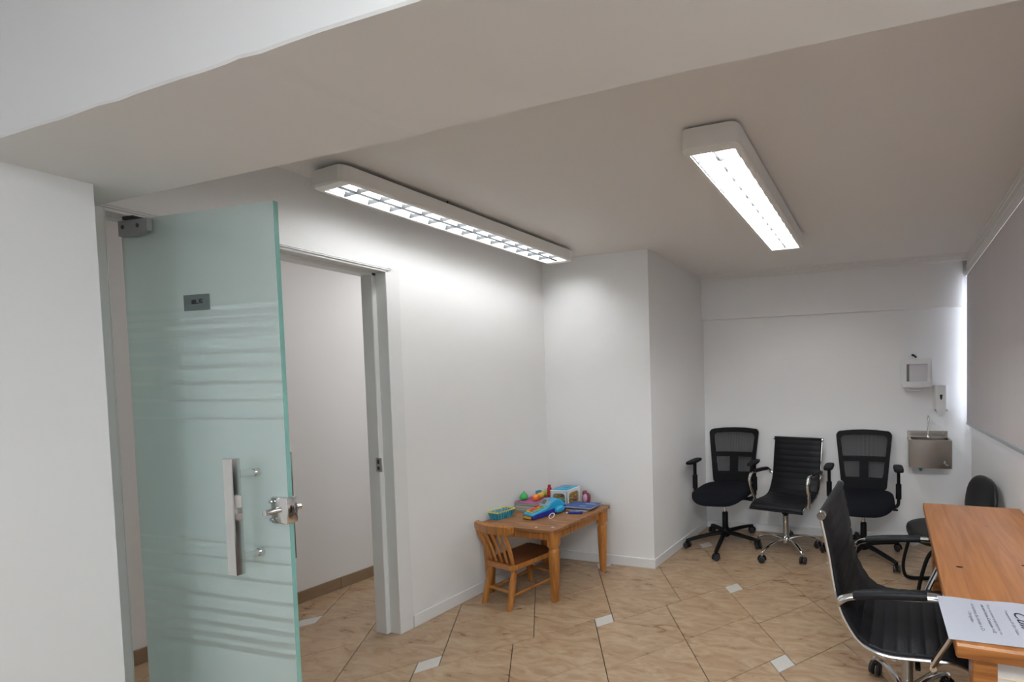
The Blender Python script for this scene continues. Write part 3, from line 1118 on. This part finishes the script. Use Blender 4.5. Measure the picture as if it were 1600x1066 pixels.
# ------------------------------------------------------------------ visitor chair beyond the desk (faces -X)
v = thing('visitor_chair', 'round-seated black vinyl visitor chair between the desk and the window wall', 'chair', (.352, 2.755, 0), math.radians(-80))
# local: faces -Y, back at +Y
MB().sup((0, 0, .435), (.225, .225, .034), .5, .8, 36, 12).build('seat', 'worn_vinyl', v)
MB().sup((0, 0, 0), (.225, .034, .185), .78, .85, 36, 16, M=T(0, .272, .625, rx=-.16), fn=lambda q: Vector((q.x, q.y - q.x * q.x * .5, q.z))).build('backrest', 'worn_vinyl', v)
for s in (-1, 1):
    MB().tube(smoothpath([(s * .15, .05, .395), (s * .17, -.08, .385), (s * .20, -.15, .34), (s * .21, -.205, .15), (s * .21, -.20, .045), (s * .21, -.15, .014), (s * .21, 0, .012), (s * .21, .15, .012), (s * .21, .22, .016)], 5), .0125, 10).build('leg', 'black_plastic', v)
MB().tube([(-.15, .05, .393), (.15, .05, .393)], .011, 10).tube([(-.21, .22, .014), (.21, .22, .014)], .011, 10).build('stretcher', 'black_plastic', v)
MB().tube(smoothpath([(0, .02, .392), (0, .18, .385), (0, .245, .43), (0, .275, .56), (0, .30, .66)], 4), .02, 10, flat=.4).build('back_support', 'black_plastic', v)

# ------------------------------------------------------------------ desk along the window wall
dk = thing('desk', 'honey-coloured wooden desk against the window wall under the blind', 'desk', (.176, 1.092, 0), math.radians(-1.0))
MB().span((0, 0, .712), (.503, 1.252, .750), .003, seg=1).build('desktop', 'desk_wood', dk, smooth=False)
MB().span((.002, -.004, .713), (.500, .0, .748), .002, seg=1).build('front_edge', 'desk_edge', dk, smooth=False)
for (x0, y0) in ((.045, .02), (.045, 1.165), (.435, .02), (.435, 1.165)):
    MB().span((x0, y0, 0), (x0 + .062, y0 + .062, .712), .003, seg=1).build('leg', 'desk_edge', dk, smooth=False)
MB().span((.085, .082, .63), (.103, 1.165, .712), .002, seg=1).span((.107, 1.185, .63), (.415, 1.205, .712), .002, seg=1).build('apron', 'desk_edge', dk, smooth=False)
MB().span((.107, .040, .06), (.415, .058, .712), .002, seg=1).build('end_panel', 'white_panel', dk, smooth=False)
MB().span((.107, .038, .645), (.415, .040, .648)).build('panel_seam', 'pale_edge', dk, smooth=False)
kn = MB()
for (x, y, r) in ((.078, .462, .013), (.315, .528, .010), (.27, .93, .005)):
    kn.lathe([(r, .7501), (r * .6, .7503)], 14, M=Matrix.Translation((x, y, 0)) @ Matrix.Diagonal((1, .6, 1, 1)))
kn.build('knot', 'knot_wood', dk)

pp = thing('notice_sheet', 'printed white paper notice lying on the near end of the desk', 'paper', (.160, 1.103, .7505), math.radians(1.5))
vs, fs = [], []
NX, NY = 12, 4
for j in range(NY + 1):
    for i in range(NX + 1):
        x, y = .297 * i / NX, .218 * j / NY
        z = .0018 + .0015 * math.sin(i * .9) * (j / NY)
        vs.append((x, y, z))
for j in range(NY):
    for i in range(NX):
        a = j * (NX + 1) + i
        fs.append([a, a + 1, a + NX + 2, a + NX + 1])
MB().add(vs, fs).build('sheet', 'paper', pp)


def text(body, x, y, size, material, parent, shear=0.0, name='print'):
    """a line of print, reading towards -Y, its top towards +X; x, y in the sheet's own frame"""
    cu = bpy.data.curves.new(name, 'FONT')
    cu.body = body
    cu.size = size
    cu.shear = shear
    cu.resolution_u = 3
    o = bpy.data.objects.new(name, cu)
    scn.collection.objects.link(o)
    dg = bpy.context.evaluated_depsgraph_get()
    me = bpy.data.meshes.new_from_object(o.evaluated_get(dg))
    bpy.data.objects.remove(o)
    me.materials.clear()
    me.materials.append(MATS[material])
    o = bpy.data.objects.new(name, me)
    scn.collection.objects.link(o)
    o.parent = parent
    o.location = (x, y, .0042)
    o.rotation_euler = (0, 0, -pi / 2)
    return o


text('Cuir', .207, .168, .052, 'ink', pp, .4)
text('Tratamento O. Dr. Talen', .185, .168, .0115, 'light_ink', pp)
text('Favor se sentar e apresentar no', .141, .190, .0115, 'light_ink', pp)
text('até em frente Conjunto 112', .124, .186, .0122, 'ink', pp)
text('às turmas do tratar e D', .095, .186, .0140, 'light_ink', pp)
text('Obrigado', .077, .140, .0130, 'light_ink', pp)

# ------------------------------------------------------------------ wash corner on the back wall
s = thing('wall_sink', 'small stainless steel wall basin with a gooseneck tap', 'sink', (.345, YD, 0))
Y0 = -.235
b = MB()
# hollow basin box, rim and back plate
X0, X1, Zt, Zb = -.168, .168, .965, .735
ox = rrect(.336, .235, .006, 2, 0, Y0 / 2)
ix = rrect(.300, .185, .03, 2, 0, Y0 / 2 - .004)
n = len(ox)
vs = [(x, y, Zb) for x, y in ox] + [(x, y, Zt) for x, y in ox] + [(x, y, Zt + .002) for x, y in ix] + [(x * .96, y, Zt - .10) for x, y in ix]
fs = [list(range(n)), list(range(3 * n, 4 * n))]
for q in range(3):
    for i in range(n):
        fs.append([q * n + i, q * n + (i + 1) % n, (q + 1) * n + (i + 1) % n, (q + 1) * n + i])
b.add(vs, fs)
b.build('basin', 'steel', s)
MB().span((-.172, -.012, .94), (.164, 0, 1.018), .001, seg=1).build('back_plate', 'steel', s)
MB().tube([(.13, -.0125, 1.0), (.13, -.015, 1.0)], .005, 10).tube([(-.155, -.0125, 1.0), (-.155, -.015, 1.0)], .005, 10).build('screw', 'satin_metal', s)
MB().tube(smoothpath([(0, -.03, .965), (0, -.03, 1.05), (0, -.032, 1.125), (0, -.055, 1.152), (0, -.085, 1.14), (0, -.09, 1.11)], 6), .0085, 12).lathe([(.018, .962), (.016, .975), (.011, .985)], 16, M=T(0, -.03, 0)).build('tap', 'chrome', s)
kb = MB().tube([(.112, Y0, .775), (.112, Y0 - .03, .775)], .011, 12).tube([(.100, Y0 - .028, .79), (.128, Y0 - .03, .765)], .006, 8).tube([(.112, Y0 - .02, .775), (.106, Y0 - .02, .805)], .006, 8).tube([(.112, Y0 - .028, .772), (.140, Y0 - .03, .772)], .005, 8)
kb.build('valve_knob', 'chrome', s)
MB().tube([(-.07, -.12, .735), (-.07, -.12, .700)], .016, 14).tube([(-.12, -.11, .722), (-.03, -.11, .722)], .008, 10).build('drain', 'dark_mark', s)
MB().tube([(-.07, -.14, .715), (-.07, -.14, .69)], .011, 12).build('drain_cap', 'toy_teal', s)

d = thing('paper_towel_dispenser', 'square white paper towel dispenser on the back wall above the basin', 'dispenser', (.245, YD, 1.525))
MB().ring_frame(rrect(.240, .236, .018, 5, 0, 0), rrect(.172, .150, .006, 5, .004, .002), -.115, -.095).build('front_cover', 'white_plastic', d)
MB().ring_frame(rrect(.252, .246, .02, 5), rrect(.236, .23, .016, 5), -.100, -.0).build('casing', 'white_plastic', d)
MB().box((.016, -.092, .002), (.150, .014, .152), .002).build('paper_roll', 'tissue', d)
MB().span((-.084, -.098, -.075), (-.056, -.090, .078)).build('side_window', 'amber_window', d)
MB().tube(smoothpath([(-.075, -.075, -.124), (-.072, -.085, -.142), (-.02, -.09, -.152), (.035, -.09, -.150), (.052, -.085, -.138), (.055, -.075, -.122)], 5), .006, 8).box((-.01, -.06, -.126), (.15, .07, .012), .003).build('outlet_lip', 'white_plastic', d)
hk = tag(MB().sup((.0, -.014, 0), (.016, .012, .009), .8, .8, 12, 8, M=T(rx=0, ry=.5)).sup((.017, -.012, -.013), (.009, .009, .010), .9, .9, 10, 6).sup((-.012, -.014, .004), (.008, .008, .009), .9, .9, 10, 6).build('rubber_plug', 'dark_mark'), 'small black rubber plug stuck on the wall over the towel dispenser', 'plug')
hk.location = (.228, YD, 1.682)

d = thing('soap_dispenser', 'narrow white soap dispenser beside the towel dispenser', 'dispenser', (.445, YD, 1.295))
bx = MB()
pr = [(-.058, -.0), (-.056, -.06), (-.040, -.092), (-.030, -.098), (.030, -.098), (.040, -.092), (.056, -.06), (.058, 0)]
bx.prism(pr, -.085, .112).prism([(x * .96, y * .96) for x, y in pr], .112, .122)
bx.build('body', 'white_plastic', d, ang=.4)
MB().prism([(-.034, -.100), (.034, -.100), (.034, -.04), (-.034, -.04)], -.118, -.080).build('push_bar', 'white_plastic', d, smooth=False)
MB().prism([(-.0125, .044), (.0125, .044), (.009, .012), (.002, -.002), (-.002, -.002), (-.009, .012)], -.1005, -.0975, axis='y').build('level_window', 'dark_mark', d, smooth=False)
MB().tube([(-.046, -.085, -.085), (-.046, -.095, -.092)], .006, 8).tube([(.046, -.085, -.085), (.046, -.095, -.092)], .006, 8).build('hinge_pin', 'grey_metal', d)

# ------------------------------------------------------------------ children's table
tb = thing('play_table', 'low pine play table with chunky turned legs in the alcove corner', 'table', (-2.450, 2.352, 0))
hwx, hwy = .325, .278
top = rrect(hwx * 2, hwy * 2, .035, 5)
MB().prism(top, .482, .500).build('tabletop', 'pine_top', tb, ang=.5)
MB().span((-.265, -.238, .415), (.265, -.220, .482)).span((-.265, .220, .415), (.265, .238, .482)).span((-.28, -.22, .415), (-.262, .22, .482)).span((.262, -.22, .415), (.280, .22, .482)).build('apron', 'pine', tb, smooth=False)


def table_leg(x, y):
    prof = [(.0335, .482), (.0335, .395), (.034, .385), (.026, .368), (.0225, .362), (.029, .352), (.0305, .34), (.0285, .25), (.024, .10), (.020, .004), (.019, 0)]
    m = MB()
    # square-ish section: eight-sided with rounded faces
    vs, fs = [], []
    for r, z in prof:
        for k in range(12):
            a = 2 * pi * k / 12 + pi / 12
            e = .55 if z > .37 else .7
            c, s_ = math.cos(a), math.sin(a)
            vs.append((math.copysign(abs(c) ** e, c) * r, math.copysign(abs(s_) ** e, s_) * r, z))
    for i in range(len(prof) - 1):
        for k in range(12):
            fs.append([i * 12 + k, i * 12 + (k + 1) % 12, (i + 1) * 12 + (k + 1) % 12, (i + 1) * 12 + k])
    fs += [list(range(12)), [(len(prof) - 1) * 12 + k for k in range(12)]]
    return m.add(vs, fs, T(x, y, 0)).build('leg', 'pine', tb, ang=.7)


for x in (-.275, .275):
    for y in (-.232, .222):
        table_leg(x, y)
st = MB()
for (x, y, a, w_) in ((.262, -.222, .3, .022), (.150, -.246, .1, .014)):
    st.box((x, y, .5004), (w_, .012, .0006), M=None)
st.build('sticker', 'toy_white', tb, smooth=False)

# ------------------------------------------------------------------ child's chair (sitter faces +Y)
kc = thing('child_chair', 'small slat-back pine chair pushed in at the play table', 'chair', (-2.475, 2.145, 0), math.radians(-9))
SW = .145
MB().prism([(-.125, -.150), (.125, -.150), (.150, -.12), (.155, .14), (.14, .155), (-.14, .155), (-.155, .14), (-.150, -.12)], .262, .284).build('seat', 'dark_seat', kc, ang=.5)
MB().prism([(-.13, -.156), (.13, -.156), (.156, -.125), (.161, .14), (.158, .145), (.15, .14), (.143, -.115), (.12, -.143), (-.12, -.143), (-.143, -.115), (-.15, .14), (-.158, .145), (-.161, .14), (-.156, -.125)], .256, .286).build('seat_edge', 'pine', kc, ang=.5)
for (x, y, x2, y2) in ((-.115, -.12, -.135, -.165), (.115, -.12, .130, -.165), (-.12, .12, -.14, .15), (.12, .12, .14, .15)):
    MB().tube([(x, y, .258), (x + (x2 - x) * .5, y + (y2 - y) * .5, .13), (x2, y2, 0.0)], [.017, .020, .016], 12).build('leg', 'pine', kc)
for (a, b_) in (((-.126, -.142, .105), (.124, -.142, .105)), ((-.13, -.145, .085), (-.132, .137, .085)), ((.126, -.145, .085), (.132, .137, .085)), ((-.13, .135, .12), (.13, .135, .12))):
    MB().tube([a, b_], .0095, 10).build('stretcher', 'pine', kc)
for k in range(5):
    u = -1 + k / 2
    w_ = .016 if k in (0, 4) else .0105
    MB().tube([(u * .115, -.128, .282), (u * .126, -.150, .38), (u * .140, -.190, .512)], [w_ * .9, w_ * 1.05, w_], 10, flat=.65).build('back_slat', 'pine', kc)
cr_ = []
vs, fs = [], []
for k in range(13):
    x = -.170 + .36 * k / 12
    y = -.205 + .9 * x * x
    hz = .028 if 0 < k < 12 else .020
    for (dy, dz) in ((-.012, -hz), (-.012, hz - .006), (-.004, hz), (.008, hz), (.013, hz - .006), (.010, -hz)):
        vs.append((x, y + dy, .536 + dz))
for k in range(12):
    for q in range(6):
        fs.append([k * 6 + q, k * 6 + (q + 1) % 6, (k + 1) * 6 + (q + 1) % 6, (k + 1) * 6 + q])
fs += [list(range(6)), [72 + q for q in range(6)]]
MB().add(vs, fs).build('crest_rail', 'pine', kc, ang=.7)

# ------------------------------------------------------------------ toys and books on the play table (top at z = .500)
ZT = .5003
# cash register
rg = thing('toy_cash_register', 'turquoise toy cash register with red keys and yellow drawer', 'toy', (-2.462, 2.345, ZT), math.radians(-14))
MB().prism([(-.125, .004), (.10, .004), (.115, .03), (.105, .05), (-.11, .035), (-.13, .02)], -.062, .062, axis='x').build('base', 'toy_navy', rg, ang=.4)
body = MB().prism([(-.135, .024), (-.128, .042), (-.02, .066), (.0, .095), (.03, .108), (.075, .100), (.112, .055), (.110, .030), (-.11, .022)], -.058, .058, axis='x')
bo = body.build('body', 'toy_blue', rg, ang=.4)
m_ = bo.modifiers.new('bevel', 'BEVEL')
m_.width = .008
m_.segments = 2
MB().prism([(-.137, .006), (-.1365, .022), (-.128, .022), (-.128, .006)], -.046, .038, axis='x').build('drawer', 'toy_amber', rg, smooth=False)
kp = MB().add([(-.045, -.118, .0455), (.040, -.118, .0455), (.040, -.028, .0655), (-.045, -.028, .0655)], [[0, 1, 2, 3]])
kp.add([(-.045, -.118, .049), (.040, -.118, .049), (.040, -.028, .069), (-.045, -.028, .069)], [[0, 1, 2, 3]])
kp.add([(-.045, -.118, .0455), (.040, -.118, .0455), (.040, -.118, .049), (-.045, -.118, .049)], [[0, 1, 2, 3]])
kp = kp.build('keypad', 'toy_yellow', rg, smooth=False)
for i in range(3):
    for j in range(4):
        y = -.108 + .021 * j
        MB().box((0, 0, 0), (.017, .016, .006), .001, M=T(-.033 + .021 * i, y + .004, .0505 + (y + .122) * .222, rx=.22), seg=1).build('key', 'toy_red' if (i + j) % 4 else 'toy_orange', kp)
for j in range(4):
    y = -.108 + .021 * j
    MB().box((0, 0, 0), (.014, .016, .006), .001, M=T(.029, y + .004, .0505 + (y + .122) * .222, rx=.22), seg=1).build('key', 'toy_green' if j % 2 else 'toy_blue', kp)
dp = MB().prism([(-.016, .072), (.012, .112), (.020, .110), (-.005, .068)], -.050, .012, axis='x').build('display_hood', 'toy_grey', rg)
MB().prism([(-.0145, .078), (.004, .104), (.0045, .103), (-.013, .077)], -.040, .002, axis='x').build('display', 'lcd', dp)
MB().prism([(-.020, .072), (.005, .099), (.008, .097), (-.016, .070)], .020, .050, axis='x').build('coin_slot', 'toy_grey', rg)
MB().sup((.066, .058, .03), (.024, .035, .026), .8, .8, 16, 8).build('scanner', 'toy_blue', rg)
# white loop hanging off the register
lp = MB().tube([(.020 * math.cos(a * pi / 8), .020 * math.sin(a * pi / 8), .004) for a in range(16)], .0028, 8, closed=True)
lo = tag(lp.build('toy_ring', 'toy_white'), 'white ring leaning at the front of the toy cash register', 'toy')
lo.location = (-2.342, 2.275, ZT + .016)
lo.rotation_euler = (math.radians(48), 0, 0)
# basket
bs = thing('toy_basket', 'teal slatted toy basket with yellow rim behind the chair back', 'basket', (-2.724, 2.215, ZT), math.radians(-4))
MB().prism(rrect(.080, .105, .012, 4), 0, .004).build('base', 'toy_teal', bs)
rim = MB()
ro, ri = rrect(.116, .135, .018, 4), rrect(.100, .119, .014, 4)
n = len(ro)
vs = [(x, y, .050) for x, y in ro] + [(x, y, .050) for x, y in ri] + [(x, y, .056) for x, y in ro] + [(x, y, .056) for x, y in ri]
fs = []
for i in range(n):
    j = (i + 1) % n
    fs += [[i, j, n + j, n + i], [2 * n + i, 2 * n + j, 3 * n + j, 3 * n + i], [i, j, 2 * n + j, 2 * n + i], [n + i, n + j, 3 * n + j, 3 * n + i]]
rim.add(vs, fs).build('rim', 'toy_yellow', bs)
sl_o, sl_i = rrect(.080, .105, .012, 4), rrect(.106, .125, .016, 4)
per = []


def along(pts, t_):
    d_ = [math.dist(pts[i], pts[(i + 1) % len(pts)]) for i in range(len(pts))]
    q = t_ * sum(d_)
    for i, L_ in enumerate(d_):
        if q <= L_:
            a, b = pts[i], pts[(i + 1) % len(pts)]
            f_ = q / L_ if L_ else 0
            return (a[0] + (b[0] - a[0]) * f_, a[1] + (b[1] - a[1]) * f_)
        q -= L_
    return pts[0]


for k in range(22):
    a, b = along(sl_o, k / 22), along(sl_i, k / 22)
    MB().tube([(a[0], a[1], .002), (b[0], b[1], .051)], .0048, 6).build('slat', 'toy_blue' if k % 2 else 'toy_teal', bs)


def stack_book(label, x, y, z, w_, d_, h_, rz, cover, group=None, name='book'):
    o = thing(name, label, 'book', (x, y, z), rz, group)
    MB().box((0, 0, h_ / 2), (w_ - .004, d_ - .004, h_ - .003)).build('pages', 'page_edges', o, smooth=False)
    MB().box((0, 0, h_ - .0008), (w_, d_, .0014)).box((0, 0, .0008), (w_, d_, .0014)).box((-w_ / 2 + .0007, 0, h_ / 2), (.0014, d_, h_)).build('cover', cover, o, smooth=False)
    return o


zz = ZT
for (lab, w_, d_, h_, rz, cv) in (('thin grey-covered book at the bottom of the book pile', .190, .215, .008, -.10, 'grey_cover'),
                                  ('green-covered book, second from the bottom of the book pile', .178, .20, .016, .02, 'green_cover'),
                                  ('thick mottled grey book in the middle of the book pile', .184, .205, .020, -.06, 'grey_cover'),
                                  ('thick white-paged book with dark cover just under the top book', .180, .195, .016, .03, 'lcd'),
                                  ('magenta and pink book on top of the book pile', .186, .205, .008, -.04, 'magenta_cover')):
    stack_book(lab, -2.672, 2.455, zz, w_, d_, h_, rz, cv)
    zz += h_ + .0004
ZS = zz


def fruit(label, mat_, x, y, z, r, stretch=1.0, name='toy_fruit', stalk=None, tilt=0):
    o = thing(name, label, 'toy', (x, y, z), 0, None)
    MB().sup((0, 0, r * stretch), (r, r, r * stretch), 1, 1, 20, 12).build('body', mat_, o)
    if stalk:
        MB().tube([(0, 0, r * stretch * 1.95), (r * .1, 0, r * stretch * 2 + .006)], .002, 6).build('stalk', stalk, o)
    return o


pr_ = thing('toy_pear', 'glossy green toy pear on the pile of books', 'toy', (-2.742, 2.412, ZS))
MB().lathe([(.006, 0), (.020, .003), (.0275, .014), (.0275, .024), (.020, .038), (.013, .050), (.011, .056), (.005, .060)], 20).build('body', 'toy_green', pr_)
MB().tube([(0, 0, .058), (.001, 0, .068)], .003, 6).build('stalk', 'toy_teal', pr_)
fruit('bright orange round toy fruit at the front of the pile of books', 'toy_orange', -2.628, 2.412, ZS, .0245, stalk='toy_green')
fruit('yellow-orange toy fruit just behind the bright orange one', 'toy_amber', -2.640, 2.466, ZS, .024, stalk='toy_green')
fruit('dull lime-green toy fruit at the back of the pile of books', 'toy_lime', -2.655, 2.522, ZS, .025, stalk='toy_green')
cp = thing('toy_cup', 'small teal toy cup with pale band behind the toy fruit', 'cup', (-2.722, 2.525, ZS))
MB().lathe([(.016, 0), (.018, .002), (.021, .040), (.019, .040), (.016, .004)], 18).build('body', 'toy_teal', cp)
MB().lathe([(.0196, .012), (.0206, .028), (.0200, .028), (.0192, .012)], 18).build('band', 'toy_grey', cp)
rb = thing('toy_bottle', 'slim crimson toy bottle standing behind the cash register', 'bottle', (-2.612, 2.520, ZS))
MB().lathe([(.014, 0), (.0155, .003), (.0155, .036), (.014, .044), (.016, .056), (.0155, .066), (.011, .078), (.0095, .090), (.010, .091), (.010, .096)], 18).build('body', 'toy_crimson', rb)
MB().lathe([(.0160, .014), (.0160, .032)], 18).build('label_band', 'toy_red', rb)

# activity cube
ac = thing('activity_cube', 'white toy activity cube with blue lid and arched openings', 'toy', (-2.492, 2.556, ZT), math.radians(4))
S2, Hc = .073, .132


def arch_panel(ax, sgn):
    """a side of the cube: square with an arched hole"""
    n = 20
    outer, inner = [], []
    for k in range(n):
        a = 2 * pi * k / n + pi / 4
        c_, s_ = math.cos(a), math.sin(a)
        m_ = max(abs(c_), abs(s_))
        outer.append((c_ / m_ * S2, Hc / 2 + s_ / m_ * Hc / 2))
        ex = .45
        inner.append((math.copysign(abs(c_) ** ex, c_) * S2 * .76, Hc / 2 - .004 + math.copysign(abs(s_) ** ex, s_) * Hc * .38))
    return outer, inner


for k in range(4):
    o_, i_ = arch_panel(0, 1)
    R_ = Matrix.Rotation(k * pi / 2, 4, 'Z')
    m_ = MB()
    m_.ring_frame(o_, i_, -S2, -S2 + .006)
    m_.v = [R_ @ Vector(q) for q in m_.v]
    m_.build('side_frame', 'toy_white', ac, smooth=False)
    m2 = MB().add([(x, -S2 + .012, z) for x, z in i_], [list(range(len(i_)))])
    m2.v = [R_ @ Vector(q) for q in m2.v]
    m2.build('picture_panel', 'picture_streaks', ac, smooth=False)
MB().box((0, 0, Hc + .001), (.152, .152, .008), .003).build('lid_rim', 'toy_white', ac)
MB().box((0, 0, Hc + .007), (.130, .130, .006), .003).build('lid', 'toy_blue', ac)
MB().box((.012, .015, Hc + .0105), (.055, .06, .002), .0005).build('lid_slot', 'toy_teal', ac)
# maroon soft toy / puppet behind the cube
mt = thing('cloth_puppet', 'maroon and pink cloth puppet tucked behind the activity cube', 'toy', (-2.350, 2.615, ZT), math.radians(20))
MB().sup((0, 0, .045), (.032, .018, .045), .8, .9, 18, 10).sup((-.012, 0, .088), (.018, .014, .022), .8, .9, 14, 8).build('body', 'maroon', mt)
MB().sup((-.004, -.012, .05), (.018, .010, .034), .9, .9, 14, 8).build('belly', 'pink_cover', mt)
# notebook with spiral, red booklet, denim-blue folder resting on them
nb = thing('spiral_notebook', 'white spiral notebook under the blue folder', 'notebook', (-2.268, 2.478, ZT), math.radians(10))
MB().box((0, 0, .006), (.12, .11, .010), .001).build('pages', 'page_edges', nb)
MB().box((0, 0, .0118), (.124, .112, .0012)).build('cover', 'grey_cover', nb)
sp_ = MB()
for k in range(12):
    sp_.tube([(-.055 + .01 * k, -.056 + .006 * math.cos(a * pi / 4), .006 + .007 * math.sin(a * pi / 4)) for a in range(8)], .0012, 5, closed=True)
sp_.build('spiral', 'satin_metal', nb)
rbk = stack_book('thin red booklet between the cash register and the notebook', -2.362, 2.490, ZT, .07, .10, .012, .1, 'toy_red')
fd = thing('document_folder', 'denim-blue folder lying tilted across the notebook', 'folder', (-2.285, 2.502, ZT + .0275), math.radians(8))
fd.rotation_euler = (math.radians(-2), math.radians(3.5), math.radians(8))
MB().box((0, 0, 0), (.215, .135, .008), .002).build('pages', 'page_edges', fd)
MB().box((0, 0, .0052), (.22, .14, .0018), .0006).box((0, 0, -.0052), (.22, .14, .0018), .0006).build('cover', 'denim_cover', fd)
MB().box((.05, .03, .0063), (.09, .016, .0006)).box((.02, -.035, .0063), (.05, .010, .0006)).build('label_strip', 'grey_cover', fd)
mk = thing('marker_pen', 'thick dark blue marker lying at the front of the notebook', 'pen', (-2.248, 2.388, ZT), math.radians(12))
MB().tube([(-.048, 0, .0095), (.030, 0, .0095)], .0095, 14).build('barrel', 'toy_navy', mk)
MB().tube([(.030, 0, .0095), (.050, 0, .0095)], .0102, 14).build('cap', 'toy_navy', mk)
wb = tag(MB().sup((0, 0, .006), (.006, .006, .006), 1, 1, 14, 8).build('toy_bead', 'toy_white'), 'tiny white bead on the table beside the blue marker', 'bead')
wb.location = (-2.318, 2.382, ZT)
